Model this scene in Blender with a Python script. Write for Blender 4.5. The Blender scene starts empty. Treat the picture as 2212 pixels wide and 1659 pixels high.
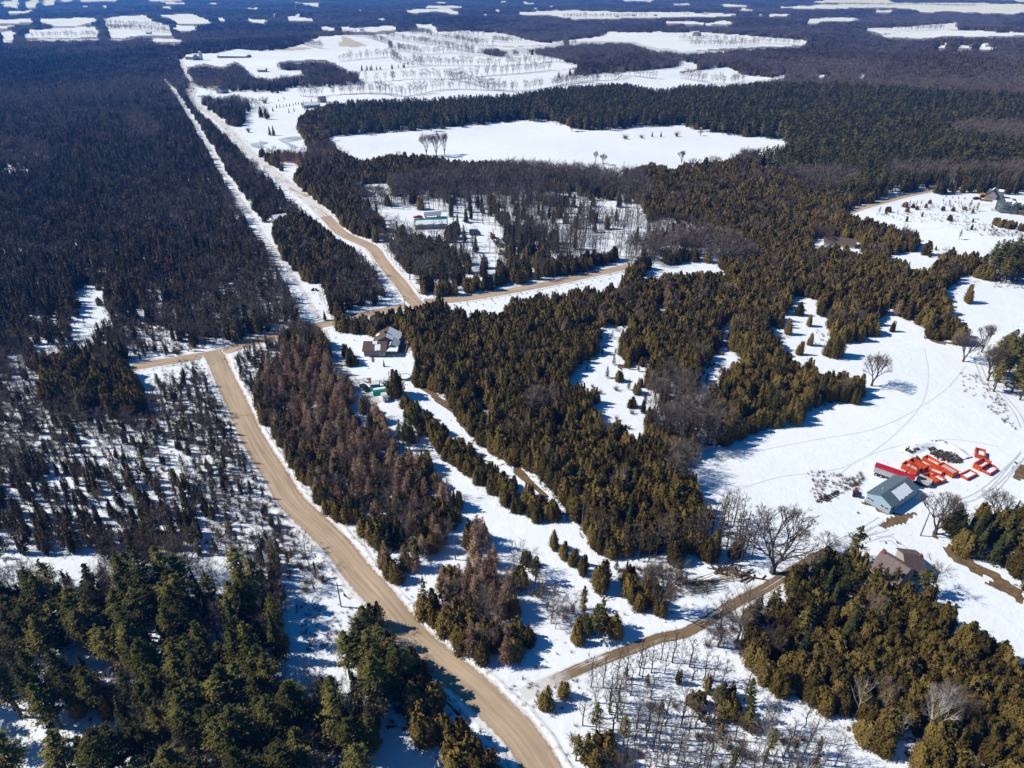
import bpy, bmesh, math, random
import numpy as np
from mathutils import Vector, Matrix
from mathutils.bvhtree import BVHTree

R = math.radians
SC = bpy.context.scene
rnd = random.Random(7)
rng = np.random.default_rng(11)

# ------------------------------------------------------------------ camera, world, sun, exposure
HAZE = 0.00017
CAMH, PITCH, FOC = 120.0, 30.5, 1475.0
cam_data = bpy.data.cameras.new("camera")
cam = bpy.data.objects.new("camera", cam_data)
SC.collection.objects.link(cam)
SC.camera = cam
cam_data.sensor_width = 36.0
cam_data.lens = 36.0 * FOC / 2212.0
cam_data.clip_start = 1.0
cam_data.clip_end = 40000.0
cam.location = (0, 0, CAMH)
cam.rotation_euler = (R(90 - PITCH), 0, 0)

SUN_EL, SUN_AZ_VEC = 43.0, (1.0, -0.10)       # the direction in which shadows fall on the ground
world = bpy.data.worlds.new("World")
SC.world = world
world.use_nodes = True
wn = world.node_tree
wn.nodes.clear()
wo = wn.nodes.new("ShaderNodeOutputWorld")
wb = wn.nodes.new("ShaderNodeBackground")
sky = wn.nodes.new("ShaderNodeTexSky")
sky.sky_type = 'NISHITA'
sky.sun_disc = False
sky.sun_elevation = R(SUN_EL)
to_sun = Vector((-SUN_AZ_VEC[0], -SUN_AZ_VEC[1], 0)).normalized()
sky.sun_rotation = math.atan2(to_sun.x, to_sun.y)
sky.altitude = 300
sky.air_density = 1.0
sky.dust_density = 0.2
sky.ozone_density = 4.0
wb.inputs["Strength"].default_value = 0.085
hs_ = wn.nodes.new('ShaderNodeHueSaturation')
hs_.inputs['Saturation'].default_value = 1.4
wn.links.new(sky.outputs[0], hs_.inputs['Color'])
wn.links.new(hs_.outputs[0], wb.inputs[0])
wn.links.new(wb.outputs[0], wo.inputs[0])

sun_data = bpy.data.lights.new("sun", 'SUN')
sun_data.energy = 4.9
sun_data.angle = R(0.55)
sun_data.color = (1.0, 0.94, 0.84)
sun = bpy.data.objects.new("sun", sun_data)
SC.collection.objects.link(sun)
sv = Vector((to_sun.x * math.cos(R(SUN_EL)), to_sun.y * math.cos(R(SUN_EL)), math.sin(R(SUN_EL))))
sun.rotation_euler = sv.to_track_quat('Z', 'Y').to_euler()
sun.location = (0, 0, 300)

SC.view_settings.view_transform = 'Standard'
SC.view_settings.look = 'None'
SC.view_settings.exposure = 0.12
SC.view_settings.gamma = 1.0
SC.view_settings.use_curve_mapping = False
SC.cycles.max_bounces = 5
SC.cycles.diffuse_bounces = 2
SC.cycles.glossy_bounces = 1
SC.cycles.transmission_bounces = 2
SC.cycles.volume_bounces = 0
SC.cycles.use_denoising = True
SC.cycles.volume_step_rate = 4.0

# ------------------------------------------------------------------ picture <-> place (coordinates read off the photograph at 2212 x 1659)
cp, sp_ = math.cos(R(PITCH)), math.sin(R(PITCH))
VIEWS = {
 'D': (1, 0, 0), 'V1': (.5, 0, 0), 'V2': (.5, 1106, 0), 'V3': (.5, 0, 531), 'V4': (.5, 1106, 531),
 'V5': (.5, 0, 1084), 'V6': (.5, 1106, 1084), 'S1': (.332, 0, 0), 'S2': (.332, 734.4, 0), 'S3': (.336, 1468.8, 0),
 'F': (.24, 336.2, 53.1), 'A': (.1813, 1813.8, 937.9), 'B': (.12, 690.1, 690.1), 'C': (.18, 796.3, 433.6), 'E': (.18, 1813.8, 380.5)}

def pts(s):
    v = 'D'; out = []
    for t in s.split():
        if ',' in t:
            a, b = t.split(',')
            k, ox, oy = VIEWS[v]
            out.append((ox + float(a) * k, oy + float(b) * k))
        else:
            v = t
    return out

def sstep(a, b, x):
    t = np.clip((x - a) / (b - a), 0, 1)
    return t * t * (3 - 2 * t)

def hgt(x, y):
    x = np.asarray(x, float); y = np.asarray(y, float)
    d = np.hypot(x, y)
    near = 0.5 * np.sin(x / 37.0 + 1.3) * np.cos(y / 45.0) + 0.35 * np.sin((x + y) / 23.0)
    near = near * sstep(90, 200, d)
    far = (3.6 * np.sin(x / 150.0 + 0.7 * np.sin(y / 260.0)) * np.cos(y / 125.0 + 0.4)
           + 4.2 * np.sin(y / 210.0 + x / 420.0 + 1.1) + 2.0 * np.sin(x / 83.0 - y / 97.0))
    # the open slope on the right with the two houses on top
    hill = 5.0 * np.exp(-(((x - 255) / 70.0) ** 2 + ((y - 350) / 60.0) ** 2))
    return near + far * sstep(480, 1300, d) + hill - 12.0 * sstep(6000, 14000, d)

def proj(x, y, z):
    yy = y * cp - (z - CAMH) * sp_
    up = y * sp_ + (z - CAMH) * cp
    return 1106 + FOC * x / yy, 829.5 - FOC * up / yy, yy

def at(px, py, v='D'):
    k, ox, oy = VIEWS[v]
    X, Y = ox + px * k, oy + py * k
    u, w = (X - 1106) / FOC, (829.5 - Y) / FOC
    dx, dy, dz = u, cp + w * sp_, -sp_ + w * cp
    if dz > -0.012: dz = -0.012
    # march until the ray is below the terrain
    t0 = (CAMH - 16) / -dz * 0.86; t1 = (CAMH + 16) / -dz * 1.15
    ts = np.linspace(t0, t1, 1500)
    zz = CAMH + ts * dz - hgt(ts * dx, ts * dy)
    i = np.argmax(zz < 0) if (zz < 0).any() else len(ts) - 1
    i = max(i, 1)
    a, b = zz[i - 1], zz[i]
    f = a / (a - b) if a != b else 0
    t = ts[i - 1] + (ts[i] - ts[i - 1]) * f
    return Vector((t * dx, t * dy, float(hgt(t * dx, t * dy))))

def tall(px, py, dpx, v='D'):
    """height in metres of something whose foot is at this place and whose top is dpx picture units above it"""
    k = VIEWS[v][0]
    p = at(px, py, v)
    a = proj(p.x, p.y, p.z)[1]; b = proj(p.x, p.y, p.z + 10.0)[1]
    return 10.0 * (dpx * k) / max(a - b, 1e-3)

# ------------------------------------------------------------------ objects
COL = SC.collection
def tag(o, label=None, cat=None, group=None, kind=None):
    if label: o['label'] = label
    if cat: o['category'] = cat
    if group: o['group'] = group
    if kind: o['kind'] = kind
    return o
def empty(name, loc, rz=0.0, label=None, cat=None, group=None):
    o = bpy.data.objects.new(name, None)
    o.empty_display_size = 0.3
    COL.objects.link(o); o.location = loc; o.rotation_euler = (0, 0, rz)
    return tag(o, label, cat, group)
def link(name, me, parent=None, mat=None):
    o = bpy.data.objects.new(name, me)
    COL.objects.link(o)
    if parent is not None: o.parent = parent
    if mat is not None and len(me.materials) == 0: me.materials.append(mat)
    return o
def mesh_from(name, V, F, mats=(), smooth=False, fmat=None):
    me = bpy.data.meshes.new(name)
    me.from_pydata([tuple(map(float, v)) for v in V], [], [tuple(map(int, f)) for f in F])
    for m in mats: me.materials.append(m)
    if fmat is not None: me.polygons.foreach_set('material_index', np.asarray(fmat, np.int32))
    if smooth: me.polygons.foreach_set('use_smooth', [True] * len(me.polygons))
    me.update()
    return me

class MB:
    """collects simple solids in one mesh"""
    def __init__(s): s.V = []; s.F = []
    def box(s, x0, x1, y0, y1, z0, z1):
        b = len(s.V)
        s.V += [(x0,y0,z0),(x1,y0,z0),(x1,y1,z0),(x0,y1,z0),(x0,y0,z1),(x1,y0,z1),(x1,y1,z1),(x0,y1,z1)]
        s.F += [tuple(b+i for i in f) for f in ((0,3,2,1),(4,5,6,7),(0,1,5,4),(1,2,6,5),(2,3,7,6),(3,0,4,7))]
        return s
    def hexa(s, P):
        b = len(s.V); s.V += [tuple(p) for p in P]
        s.F += [tuple(b+i for i in f) for f in ((0,3,2,1),(4,5,6,7),(0,1,5,4),(1,2,6,5),(2,3,7,6),(3,0,4,7))]
        return s
    def prism(s, poly, z0, z1):
        b = len(s.V); n = len(poly)
        s.V += [(p[0], p[1], z0) for p in poly] + [(p[0], p[1], z1) for p in poly]
        s.F += [tuple(b + i for i in range(n-1, -1, -1)), tuple(b + n + i for i in range(n))]
        s.F += [(b+i, b+(i+1)%n, b+n+(i+1)%n, b+n+i) for i in range(n)]
        return s
    def prismx(s, poly, x0, x1):      # polygon in (y,z), pushed along x
        b = len(s.V); n = len(poly)
        s.V += [(x0, p[0], p[1]) for p in poly] + [(x1, p[0], p[1]) for p in poly]
        s.F += [tuple(b + i for i in range(n-1, -1, -1)), tuple(b + n + i for i in range(n))]
        s.F += [(b+i, b+(i+1)%n, b+n+(i+1)%n, b+n+i) for i in range(n)]
        return s
    def tube(s, p, q, r0, r1=None, n=6, cap=True):
        r1 = r0 if r1 is None else r1
        p = Vector(p); q = Vector(q); d = (q - p)
        if d.length < 1e-6: return s
        d.normalize()
        a = d.orthogonal().normalized(); c = d.cross(a)
        b = len(s.V)
        for (o, r) in ((p, r0), (q, r1)):
            for i in range(n):
                t = 2 * math.pi * i / n
                s.V.append(tuple(o + a * (r * math.cos(t)) + c * (r * math.sin(t))))
        s.F += [(b+i, b+(i+1)%n, b+n+(i+1)%n, b+n+i) for i in range(n)]
        if cap: s.F += [tuple(b+n-1-i for i in range(n)), tuple(b+n+i for i in range(n))]
        return s
    def build(s, name, mat, parent=None, smooth=False):
        me = mesh_from(name, s.V, s.F, [mat], smooth)
        return link(name, me, parent)

# ------------------------------------------------------------------ materials
def newmat(name):
    m = bpy.data.materials.new(name); m.use_nodes = True
    nt = m.node_tree; nt.nodes.clear()
    out = nt.nodes.new('ShaderNodeOutputMaterial')
    b = nt.nodes.new('ShaderNodeBsdfPrincipled')
    nt.links.new(b.outputs[0], out.inputs[0])
    return m, nt, b
def nd(nt, t, **kw):
    n = nt.nodes.new(t)
    for k, v in kw.items(): setattr(n, k, v)
    return n
def ramp(nt, fac, stops):
    r = nt.nodes.new('ShaderNodeValToRGB')
    el = r.color_ramp.elements
    while len(el) > 1: el.remove(el[-1])
    el[0].position, el[0].color = stops[0][0], (*stops[0][1], 1)
    for p, c in stops[1:]:
        e = el.new(p); e.color = (*c, 1)
    nt.links.new(fac, r.inputs[0])
    return r.outputs[0]
def noise(nt, scale, detail=3, vec=None, rough=0.55):
    n = nt.nodes.new('ShaderNodeTexNoise')
    n.inputs['Scale'].default_value = scale; n.inputs['Detail'].default_value = detail
    n.inputs['Roughness'].default_value = rough
    if vec is not None: nt.links.new(vec, n.inputs['Vector'])
    return n.outputs[0]
def mixc(nt, f, a, b):
    m = nt.nodes.new('ShaderNodeMix'); m.data_type = 'RGBA'
    for s, v in ((m.inputs[0], f), (m.inputs[6], a), (m.inputs[7], b)):
        if isinstance(v, (int, float)): s.default_value = v
        elif isinstance(v, tuple): s.default_value = (*v, 1)
        else: nt.links.new(v, s)
    return m.outputs[2]
def math_(nt, op, a, b=None, clamp=False):
    m = nt.nodes.new('ShaderNodeMath'); m.operation = op; m.use_clamp = clamp
    for i, v in enumerate((a, b)):
        if v is None: continue
        if isinstance(v, (int, float)): m.inputs[i].default_value = v
        else: nt.links.new(v, m.inputs[i])
    return m.outputs[0]
def mapr(nt, v, a, b, c=0.0, d=1.0):
    m = nt.nodes.new('ShaderNodeMapRange'); m.interpolation_type = 'SMOOTHSTEP'
    nt.links.new(v, m.inputs[0])
    for i, k in enumerate((a, b, c, d)): m.inputs[i + 1].default_value = k
    return m.outputs[0]

def plain(name, col, rough=0.6, var=0.12, scale=2.0, metal=0.0, spec=0.3):
    m, nt, b = newmat(name)
    tc = nd(nt, 'ShaderNodeTexCoord')
    n = noise(nt, scale, 4, tc.outputs['Object'])
    lo = tuple(c * (1 - var) for c in col); hi = tuple(min(1, c * (1 + var)) for c in col)
    nt.links.new(ramp(nt, n, [(0.3, lo), (0.7, hi)]), b.inputs['Base Color'])
    b.inputs['Roughness'].default_value = rough
    b.inputs['Metallic'].default_value = metal
    b.inputs['Specular IOR Level'].default_value = spec
    return m

def foliage(name, cols, rough=0.85, scale=0.9):
    """cols: dark, mid, light real leaf colours; differs from tree to tree and from bough to bough"""
    m, nt, b = newmat(name)
    oi = nd(nt, 'ShaderNodeObjectInfo'); tc = nd(nt, 'ShaderNodeTexCoord')
    n = noise(nt, scale, 3, tc.outputs['Object'])
    f = math_(nt, 'ADD', math_(nt, 'MULTIPLY', n, 0.75), math_(nt, 'MULTIPLY', oi.outputs['Random'], 0.75))
    c = ramp(nt, f, [(0.30, cols[0]), (0.70, cols[1]), (1.0, cols[2])])
    nt.links.new(c, b.inputs['Base Color'])
    b.inputs['Roughness'].default_value = rough
    b.inputs['Specular IOR Level'].default_value = 0.12
    return m

M = {}
M['cedar'] = foliage('cedar_foliage', [(.045,.033,.007), (.105,.076,.017), (.185,.132,.033)])
M['cedar_dark'] = foliage('swamp_cedar_foliage', [(.026,.021,.006), (.072,.052,.014), (.150,.106,.032)])
M['pine'] = foliage('pine_foliage', [(.034,.037,.009), (.088,.086,.020), (.190,.165,.042)])
M['spruce'] = foliage('spruce_foliage', [(.014,.022,.009), (.034,.044,.015), (.075,.078,.024)])
M['larch'] = foliage('larch_twigs', [(.22,.135,.080), (.33,.210,.125), (.44,.295,.185)])
M['twig'] = foliage('grey_twigs', [(.105,.080,.062), (.158,.124,.098), (.23,.187,.155)])
M['twig_far'] = foliage('grey_brown_twigs', [(.09,.070,.060), (.14,.112,.098), (.20,.165,.148)])
M['birchtwig'] = foliage('pale_birch_twigs', [(.16,.135,.115), (.225,.195,.170), (.31,.275,.245)])
M['bark'] = plain('tree_bark', (.085,.065,.050), .9, .3, 3)
M['birchbark'] = plain('birch_bark', (.50,.46,.41), .8, .25, 3)
M['shrub'] = foliage('brown_shrub_twigs', [(.085,.055,.034), (.145,.095,.058), (.21,.145,.092)])

SNOW = (.78, .83, .90)
def snow_color(nt, pos):
    big = noise(nt, 0.012, 4, pos); fine = noise(nt, 0.35, 5, pos)
    f = math_(nt, 'ADD', math_(nt, 'MULTIPLY', big, .6), math_(nt, 'MULTIPLY', fine, .4))
    return ramp(nt, f, [(0.3, (.72,.77,.84)), (0.55, SNOW), (0.75, (.84,.88,.93))])
# ------------------------------------------------------------------ what grows where, traced from the photograph
# type | where it is, in words | outline
AREAS_TXT = '''
fmix|in the far woods|D -150,-200 2362,-200 2362,420 1500,420 -150,420
open|top|S1 0,5 135,0 130,50 20,40 0,35
open|top|S1 150,10 260,-10 250,45 150,50
open|top|S1 270,-10 365,-10 365,30 270,35
open|top|S1 20,72 220,68 200,78 60,88
open|top|S1 380,-10 475,-10 475,8 385,10
open|top|S1 500,-20 780,-20 770,4 500,3
open|top|S1 520,34 590,35 590,42 520,42
open|top|S1 650,34 710,35 700,46 655,45
open|top|S1 1040,40 1130,42 1125,55 1045,48
open|top|S1 950,-10 1200,-10 1200,8 1060,6 950,3
open|top|S1 1065,14 1220,16 1215,22 1070,22
open|top|S1 0,210 100,200 90,270 0,290
open|top|S1 180,195 300,190 400,180 640,175 655,240 500,245 150,250 145,235
open|top|S1 240,120 400,120 620,110 640,130 500,165 360,170 310,150 240,140
open|top|S1 -60,130 220,120 225,140 60,150 -60,155
open|top|S1 -60,170 100,165 60,180 -60,188
open|top|S1 660,125 760,105 950,97 1010,140 1100,165 1130,210 1140,230 900,230 760,250 700,240 690,190
open|top|S1 1010,95 1090,95 1270,88 1310,110 1385,135 1340,150 1150,150 1110,120
open|top|S1 1110,160 1310,175 1230,200 1160,200
open|top|S1 960,260 1050,250 1200,260 1180,270 980,268
open|top|S1 1400,115 1470,118 1475,140 1430,130
open|top|S1 1600,122 1740,128 1740,150 1640,145
open|top|S1 1860,108 1910,108 2040,122 2040,132 1870,130
open|top|S1 1940,15 2090,18 2070,42 1990,30
open|top|S1 1590,48 1690,50 1680,58 1600,56
open|top|S1 2070,180 2140,170 2190,185 2150,197 2090,192
open|top|S1 110,392 175,392 175,400 120,400
open|top|S1 280,390 330,388 325,400 290,400
open|top|S2 410,65 560,60 700,55 800,85 740,90 620,70 480,85
open|top|S2 550,38 690,36 800,40 800,50 560,46
open|top|S2 0,175 120,180 350,165 380,190 300,200 150,205 0,198
open|top|S2 480,160 600,155 640,190 620,205 540,210 510,180
open|top|S2 1150,80 1350,72 1450,65 1700,75 2212,78 S3 390,90 300,100 150,110 S2 2212,108 1800,118 1500,120 1440,110 1370,95 1180,98
open|top|S2 1350,34 1410,36 1400,42 1355,40
open|top|S2 1000,62 1045,62 1045,70 1005,70
open|top|S2 1180,14 1280,16 1270,25 1190,22
open|top|S2 1830,-10 2040,-10 2040,10 1840,6
open|top|S2 2150,25 2260,20 2290,30 2170,33
open|top|S2 2100,140 2260,135 2400,150 2480,130 2560,140 2540,155 2400,160 2110,148
open|top|S3 260,22 450,35 440,44 265,38
open|top|S3 370,55 485,58 470,67 370,64
open|top|S3 630,45 900,30 1200,22 1500,20 1900,18 2300,30 2300,65 2130,88 1950,82 1700,68 1600,80 1540,75 1520,60 1400,50 1200,45 1000,55 750,52
open|top|S3 830,12 1000,-10 1350,-10 1370,15 1000,20
open|top|S3 560,90 710,86 700,100 580,105
open|top|S3 830,120 1050,110 1180,118 1100,130 950,150 800,148
open|top|S3 1190,180 1400,175 1640,155 1740,150 1740,118 1880,115 1780,145 1800,190 1600,200 1450,200 1300,220 1210,195
open|top|S3 1290,235 1400,210 1600,200 1900,195 2120,210 2300,205 2300,222 2000,235 1850,230 1700,225 1580,245 1430,240
open|top|S3 1780,292 1900,290 1890,312 1770,312
open|top|S3 1920,285 2000,300 2060,305 1980,318 1910,312
open|top|S3 1640,290 1720,292 1715,302 1650,302
open|top|S3 1240,66 1380,66 1370,78 1250,76
open|top|S3 2130,-8 2260,-8 2260,14 2160,8
fdec|in the bare hardwoods beyond the upper fields|S2 940,180 1150,155 1400,150 1700,180 1720,215 1500,255 1330,275 1250,260 1050,215 900,195
fdec|in the far grey woods|S1 30,262 300,255 700,250 960,270 1000,300 700,310 600,305 300,330 100,340 20,320
fdec|in the far grey woods|S3 0,180 400,190 760,185 640,205 400,222 100,200 0,205
fdec|in the far grey woods|S3 850,130 1150,130 1500,100 1700,95 2000,110 2100,190 1900,190 1800,185 1780,140 1640,150 1400,170 1150,160 950,160
fdec|in the bare woods past the pine plantation|S3 1180,632 1250,560 1400,560 1700,530 2300,520 2300,650
open|top|S1 1150,392 1250,352 1400,345 1480,330 1500,318 1720,330 1880,310 1950,290 2060,240 2212,228 S2 0,230 300,225 450,200 620,205 830,200 1050,215 1250,265 1330,278 1480,262 1700,235 1740,205 1950,212 2212,212 S3 60,205 130,205 400,225 760,255 840,262 780,290 500,300 250,312 100,325 0,325 S2 2212,320 2100,320 1140,520 2212,440 S3 0,395 100,395 110,410 20,430 S2 2212,480 S3 200,440 300,430 380,460 400,480 600,500 690,470 690,505 600,512 420,545 280,552 0,545 S2 2212,562 2100,585 2000,592 1900,552 1700,550 1380,575 1200,605 1130,612 D 1106,204 D 1000,208 V1 1900,425 1560,435 F 1560,700 1500,730 1350,770 1340,830 1270,850 1270,930 1330,980 1340,1030 1400,1090 1380,1130 1000,1110 870,1110 760,1030 700,950 670,925 600,880 440,730 370,660 360,590 345,560 310,430 200,335
open|top|S3 0,455 60,395 130,400 120,440
fdec|in the grey hardwood belt above the fields|S2 960,300 1100,320 1350,290 1450,275 1650,262 1900,270 2050,310 2212,320 S3 0,325 300,330 700,370 1000,410 1350,440 1300,480 1250,500 1130,495 870,500 700,500 690,470 600,480 480,470 430,430 380,420 300,425 200,440 150,440 110,410 0,392 S2 2212,445 2100,400 2000,370 1900,370 1800,400 1700,440 1560,430 1430,385 1350,370 1250,355 1140,360 1040,375 870,340 940,310
sparseF|on the rough snowy ground below the hardwood belt|S3 870,478 1000,475 1100,500 1240,490 1200,510 1000,510 880,508
open|top|S3 875,482 960,480 960,505 880,505
open|top|S3 1140,482 1210,482 1180,508 1140,508
open|top|S1 1480,61 1494,59 1508,61 1503,69
open|top|S1 1900,15 1925,13 1950,15 1940,19
open|top|S1 1880,43 1910,41 1940,43 1928,47
open|top|S1 2100,71 2122,69 2144,71 2136,76
open|top|S1 1750,93 1780,91 1810,93 1798,98
open|top|S1 1885,93 1925,91 1965,93 1949,101
open|top|S1 2060,119 2085,117 2110,119 2100,126
open|top|S1 1530,113 1560,111 1590,113 1578,122
open|top|S1 1180,197 1200,195 1220,197 1212,201
open|top|S1 700,61 725,59 750,61 740,65
open|top|S1 840,56 865,54 890,56 880,60
open|top|S1 460,59 490,57 520,59 508,63
open|top|S1 1350,21 1385,19 1420,21 1406,25
open|top|S1 1640,16 1670,14 1700,16 1688,20
open|top|S2 30,59 50,57 70,59 62,68
open|top|S2 115,69 132,67 149,69 143,77
open|top|S2 250,123 275,121 300,123 290,128
open|top|S2 920,93 945,91 970,93 960,97
open|top|S2 620,15 660,13 700,15 684,21
open|top|S2 1030,9 1060,7 1090,9 1078,13
open|top|S2 940,31 970,29 1000,31 988,34
open|top|S2 1250,51 1270,49 1290,51 1282,54
open|top|S2 1690,156 1720,154 1750,156 1738,165
open|top|S2 1490,126 1520,124 1550,126 1538,131
open|top|S2 1980,206 2040,204 2100,206 2076,211
open|top|S2 60,196 105,194 150,196 132,202
open|top|S2 1650,61 1695,59 1740,61 1722,64
open|top|S2 2000,41 2060,39 2120,41 2096,45
open|top|S3 700,151 730,149 760,151 748,156
open|top|S3 480,91 515,89 550,91 536,96
open|top|S3 1400,31 1445,29 1490,31 1472,36
open|top|S3 1000,71 1040,69 1080,71 1064,75
open|top|S3 1160,166 1180,164 1200,166 1192,172
open|top|S3 2100,206 2140,204 2180,206 2164,211
open|top|S3 1130,216 1136,214 1142,216 1140,229
open|top|S3 910,287 925,285 940,287 934,292
open|top|S3 1570,286 1585,284 1600,286 1594,293
open|top|S3 80,471 110,469 140,471 128,478
open|top|S3 480,576 535,574 590,576 568,582
open|top|S3 1940,613 2040,611 2140,613 2100,618
open|top|S3 1750,361 1780,359 1810,361 1798,365
open|top|S3 230,583 275,581 320,583 302,589
fmix|in the dark wood around the hidden farmstead|F 280,380 420,345 500,360 580,380 700,330 770,345 790,390 840,420 860,450 1020,500 1100,480 1250,450 1400,420 1100,405 1090,330 1230,320 1500,310 1600,340 1750,410 1830,430 1840,530 1700,545 1160,575 1150,600 900,600 640,590 370,580 350,520 300,450
fmix|beside the straight road near the snowy pond|F 380,660 460,630 520,670 740,640 780,660 930,680 940,740 800,790 820,880 760,910 650,915 560,870 480,790 380,710
fmix|above the snowy pond|F 940,740 1000,740 1040,800 1160,800 1170,850 1050,855 940,830 910,790
mixdark|in the big dark swamp wood left of the trail|D -160,240 300,235 400,232 415,262 432,300 455,345 485,400 520,455 550,500 578,535 598,572 622,618 645,668 662,700 640,714 V3 1200,385 1060,415 900,440 760,470 640,490 590,515 575,530 620,620 D 85,850 D -160,880
decU|in the grey trees of the swamp wood beside the trail|V1 560,520 640,520 700,600 640,660 560,620
decU|in the grey trees of the swamp wood beside the trail|V1 990,890 1060,880 1080,960 1000,960
decU|at the far left end of the swamp wood|V1 -100,620 200,640 260,740 100,760 -100,720
sparse|in the small snowy gap at the left edge|V1 0,735 150,730 165,760 60,775 0,770
sparse|in the narrow snowy gap of the swamp wood|V3 350,170 460,190 470,350 420,400 440,440 310,470 240,500 170,580 120,480 170,440 300,420 330,330 330,230
scrub|in the thinned wood above the branch road|V3 560,330 700,340 760,420 900,440 760,470 640,490 590,515 560,440
mixdark|in the narrow wood between the trail and the straight road|V1 790,400 830,470 960,590 1040,650 1090,710 1180,800 1280,880 1380,960 1430,1010 1470,1015 1500,1040 1560,1106 V3 1560,0 1620,90 1650,150 1670,200 1690,240 1600,262 1500,285 1440,290 1425,250 1375,245 1375,190 1400,150 1300,165 1285,165 1250,110 1200,30 V1 1170,1060 1160,1000 1190,960 1130,965 1100,940 1050,880 1000,790 960,740 930,680 900,610 870,560 840,510
cedar|in the round stand between the trail and the straight road|V1 1170,1010 1200,965 1250,950 1400,960 1480,1030 1560,1106 V3 1560,0 1590,50 1500,70 1440,110 1400,150 1300,165 1285,165 1250,110 1200,30
cedar|in the tangle of cedars spreading around the hillside|V1 1120,665 1340,640 1440,640 1480,680 1560,700 1740,655 2000,685 2212,700 V2 240,718 440,735 520,725 650,735 700,755 740,705 930,695 1010,650 1060,640 1210,630 2360,600 D 2362,400 V2 2212,790 2120,800 1950,790 1830,800 1780,825 1700,830 1550,875 1440,905 1500,930 1560,940 1600,960 1680,980 1760,1000 1830,1060 1790,1106 V4 1760,10 1600,50 1700,50 1730,100 1800,90 1860,30 1900,10 2000,20 2100,40 2400,100 2400,170 2212,160 2100,160 2040,150 1970,130 1900,150 1870,190 1890,220 1900,290 1980,340 2000,400 1930,430 1850,410 1790,390 1770,350 1740,325 1650,320 1660,270 1600,250 1590,330 1640,350 1600,390 1560,390 1500,410 1450,410 1450,380 1370,350 1370,270 1310,300 1310,240 1290,220 1220,215 1190,250 1170,330 1100,340 1140,370 1190,400 1190,470 1230,500 1290,480 1340,490 1370,550 1450,530 1545,530 1555,600 1500,680 1400,685 1270,700 1260,750 1190,770 1080,790 1000,830 930,870 850,860 790,880 780,960 800,1000 830,1106 V6 850,20 900,60 1000,80 1050,180 960,220 780,235 700,230 620,200 520,225 430,215 340,195 300,95 250,30 V4 230,1100 110,1020 30,960 D 1090,996 1050,966 1005,926 980,891 950,876 935,851 900,831 885,811 895,766 885,731 805,726 775,722 702,714 705,696 720,681 800,676 870,663 905,655 940,645 V3 1900,195 1830,200 1790,160 1740,110 1680,50 1630,10 V1 1620,1106 1560,1050 1500,990 1430,930 1360,870 1290,810 1200,740
cedar|in the near half of the big central cedar stand|D 895,740 1000,730 1250,700 1300,720 V4 380,330 380,440 320,490 250,550 230,640 350,680 370,760 400,850 470,820 520,880 520,960 530,990 780,960 800,1000 830,1106 V6 850,20 700,150 520,225 430,215 340,195 300,95 250,30 V4 230,1100 110,1020 30,960 D 1090,996 1050,966 1005,926 980,891 950,876 935,851 900,831 885,811
cedar|in the row of cedars right behind the brown-roofed house|D 705,696 720,681 800,676 870,663 905,655 1000,690 1000,730 895,740 885,731 805,726 775,722 702,714
cedar|in the hooked arm of cedars beside the white field|V4 1190,470 1230,500 1290,480 1340,490 1370,550 1450,530 1545,530 1555,600 1500,680 1400,685 1270,700 1260,750 1190,770 1080,790 1000,830 930,870 850,860 850,700 940,580 1020,520 1100,470
cedar|in the round groups between the two white fields|V4 1590,250 1660,180 1870,190 1890,220 1900,290 1980,340 2000,400 1930,430 1850,410 1790,390 1770,350 1740,325 1650,320 1660,270
pineG|in the green pine plantation beyond the white lake field|V2 -40,420 200,375 500,365 700,400 1050,400 1500,400 1800,430 2212,440 2360,440 2360,790 2212,780 1950,790 1800,815 1500,875 1420,875 1300,845 1200,790 1150,760 1060,740 1040,640 1210,627 1100,602 1000,590 900,575 800,560 720,535 640,550 560,545 440,560 260,560 250,545 160,525 0,520 V1 2212,520 1800,560 1560,578 1440,575 1400,520 1420,460 1560,438 1800,445 2100,435
cedar|at the corner of the white lake field|V1 1280,510 1340,475 1420,470 1440,575 1410,590 1440,620 1480,660 1400,660 1330,640 1320,600 1290,560
larchd|in the brown larches below the frozen pond|V1 1130,665 1250,650 1340,640 1480,665 1500,710 1400,740 1250,730 1180,700
decD|in the grey patch between plantation and cedars|V2 1150,765 1300,775 1500,785 1480,840 1380,860 1250,830
decD|in the bare hillside trees far right|V2 1850,575 2000,560 2360,560 2360,640 2100,640 1900,615
decD|along the lower edge of the pine plantation|V2 1600,760 1900,760 2212,740 2360,740 2360,800 2212,785 1950,785 1700,815 1600,800
decD|in the bare hardwoods on the rise above the camp|V2 0,740 100,730 300,740 440,750 560,790 600,880 560,900 400,840 200,810 0,835 V1 2212,835 1900,860 1720,880 1560,900 1530,860 1700,810 1900,770 2212,740
decD|beside the hidden yard among the cedars|V4 440,60 500,20 700,0 900,-20 1000,20 1050,80 950,100 800,60 650,70 550,110 480,140
camp|among the bare trees around the camp|D 790,450 850,440 950,425 1106,412 1250,412 1380,440 1400,480 1540,490 1530,515 1450,530 1400,535 1340,560 1250,575 1160,585 1080,590 1000,580 950,550 900,520 870,490 800,470
scrub|on the rough ground right of the camp|V2 600,950 700,940 860,980 850,1030 720,1050 600,1060 580,1010
mixmid|between the camp and the straight road|C 0,200 250,250 450,350 650,500 900,600 1000,730 1500,790 1800,700 2212,790 2212,880 1900,960 1600,985 1500,1030 1000,1060 640,1125 350,900 100,640 0,550
open|top|C 100,120 300,80 600,90 700,130 1000,130 1050,200 1500,100 1540,280 1560,400 1500,560 1350,600 1150,560 1080,480 1000,300 540,330 200,250
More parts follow.
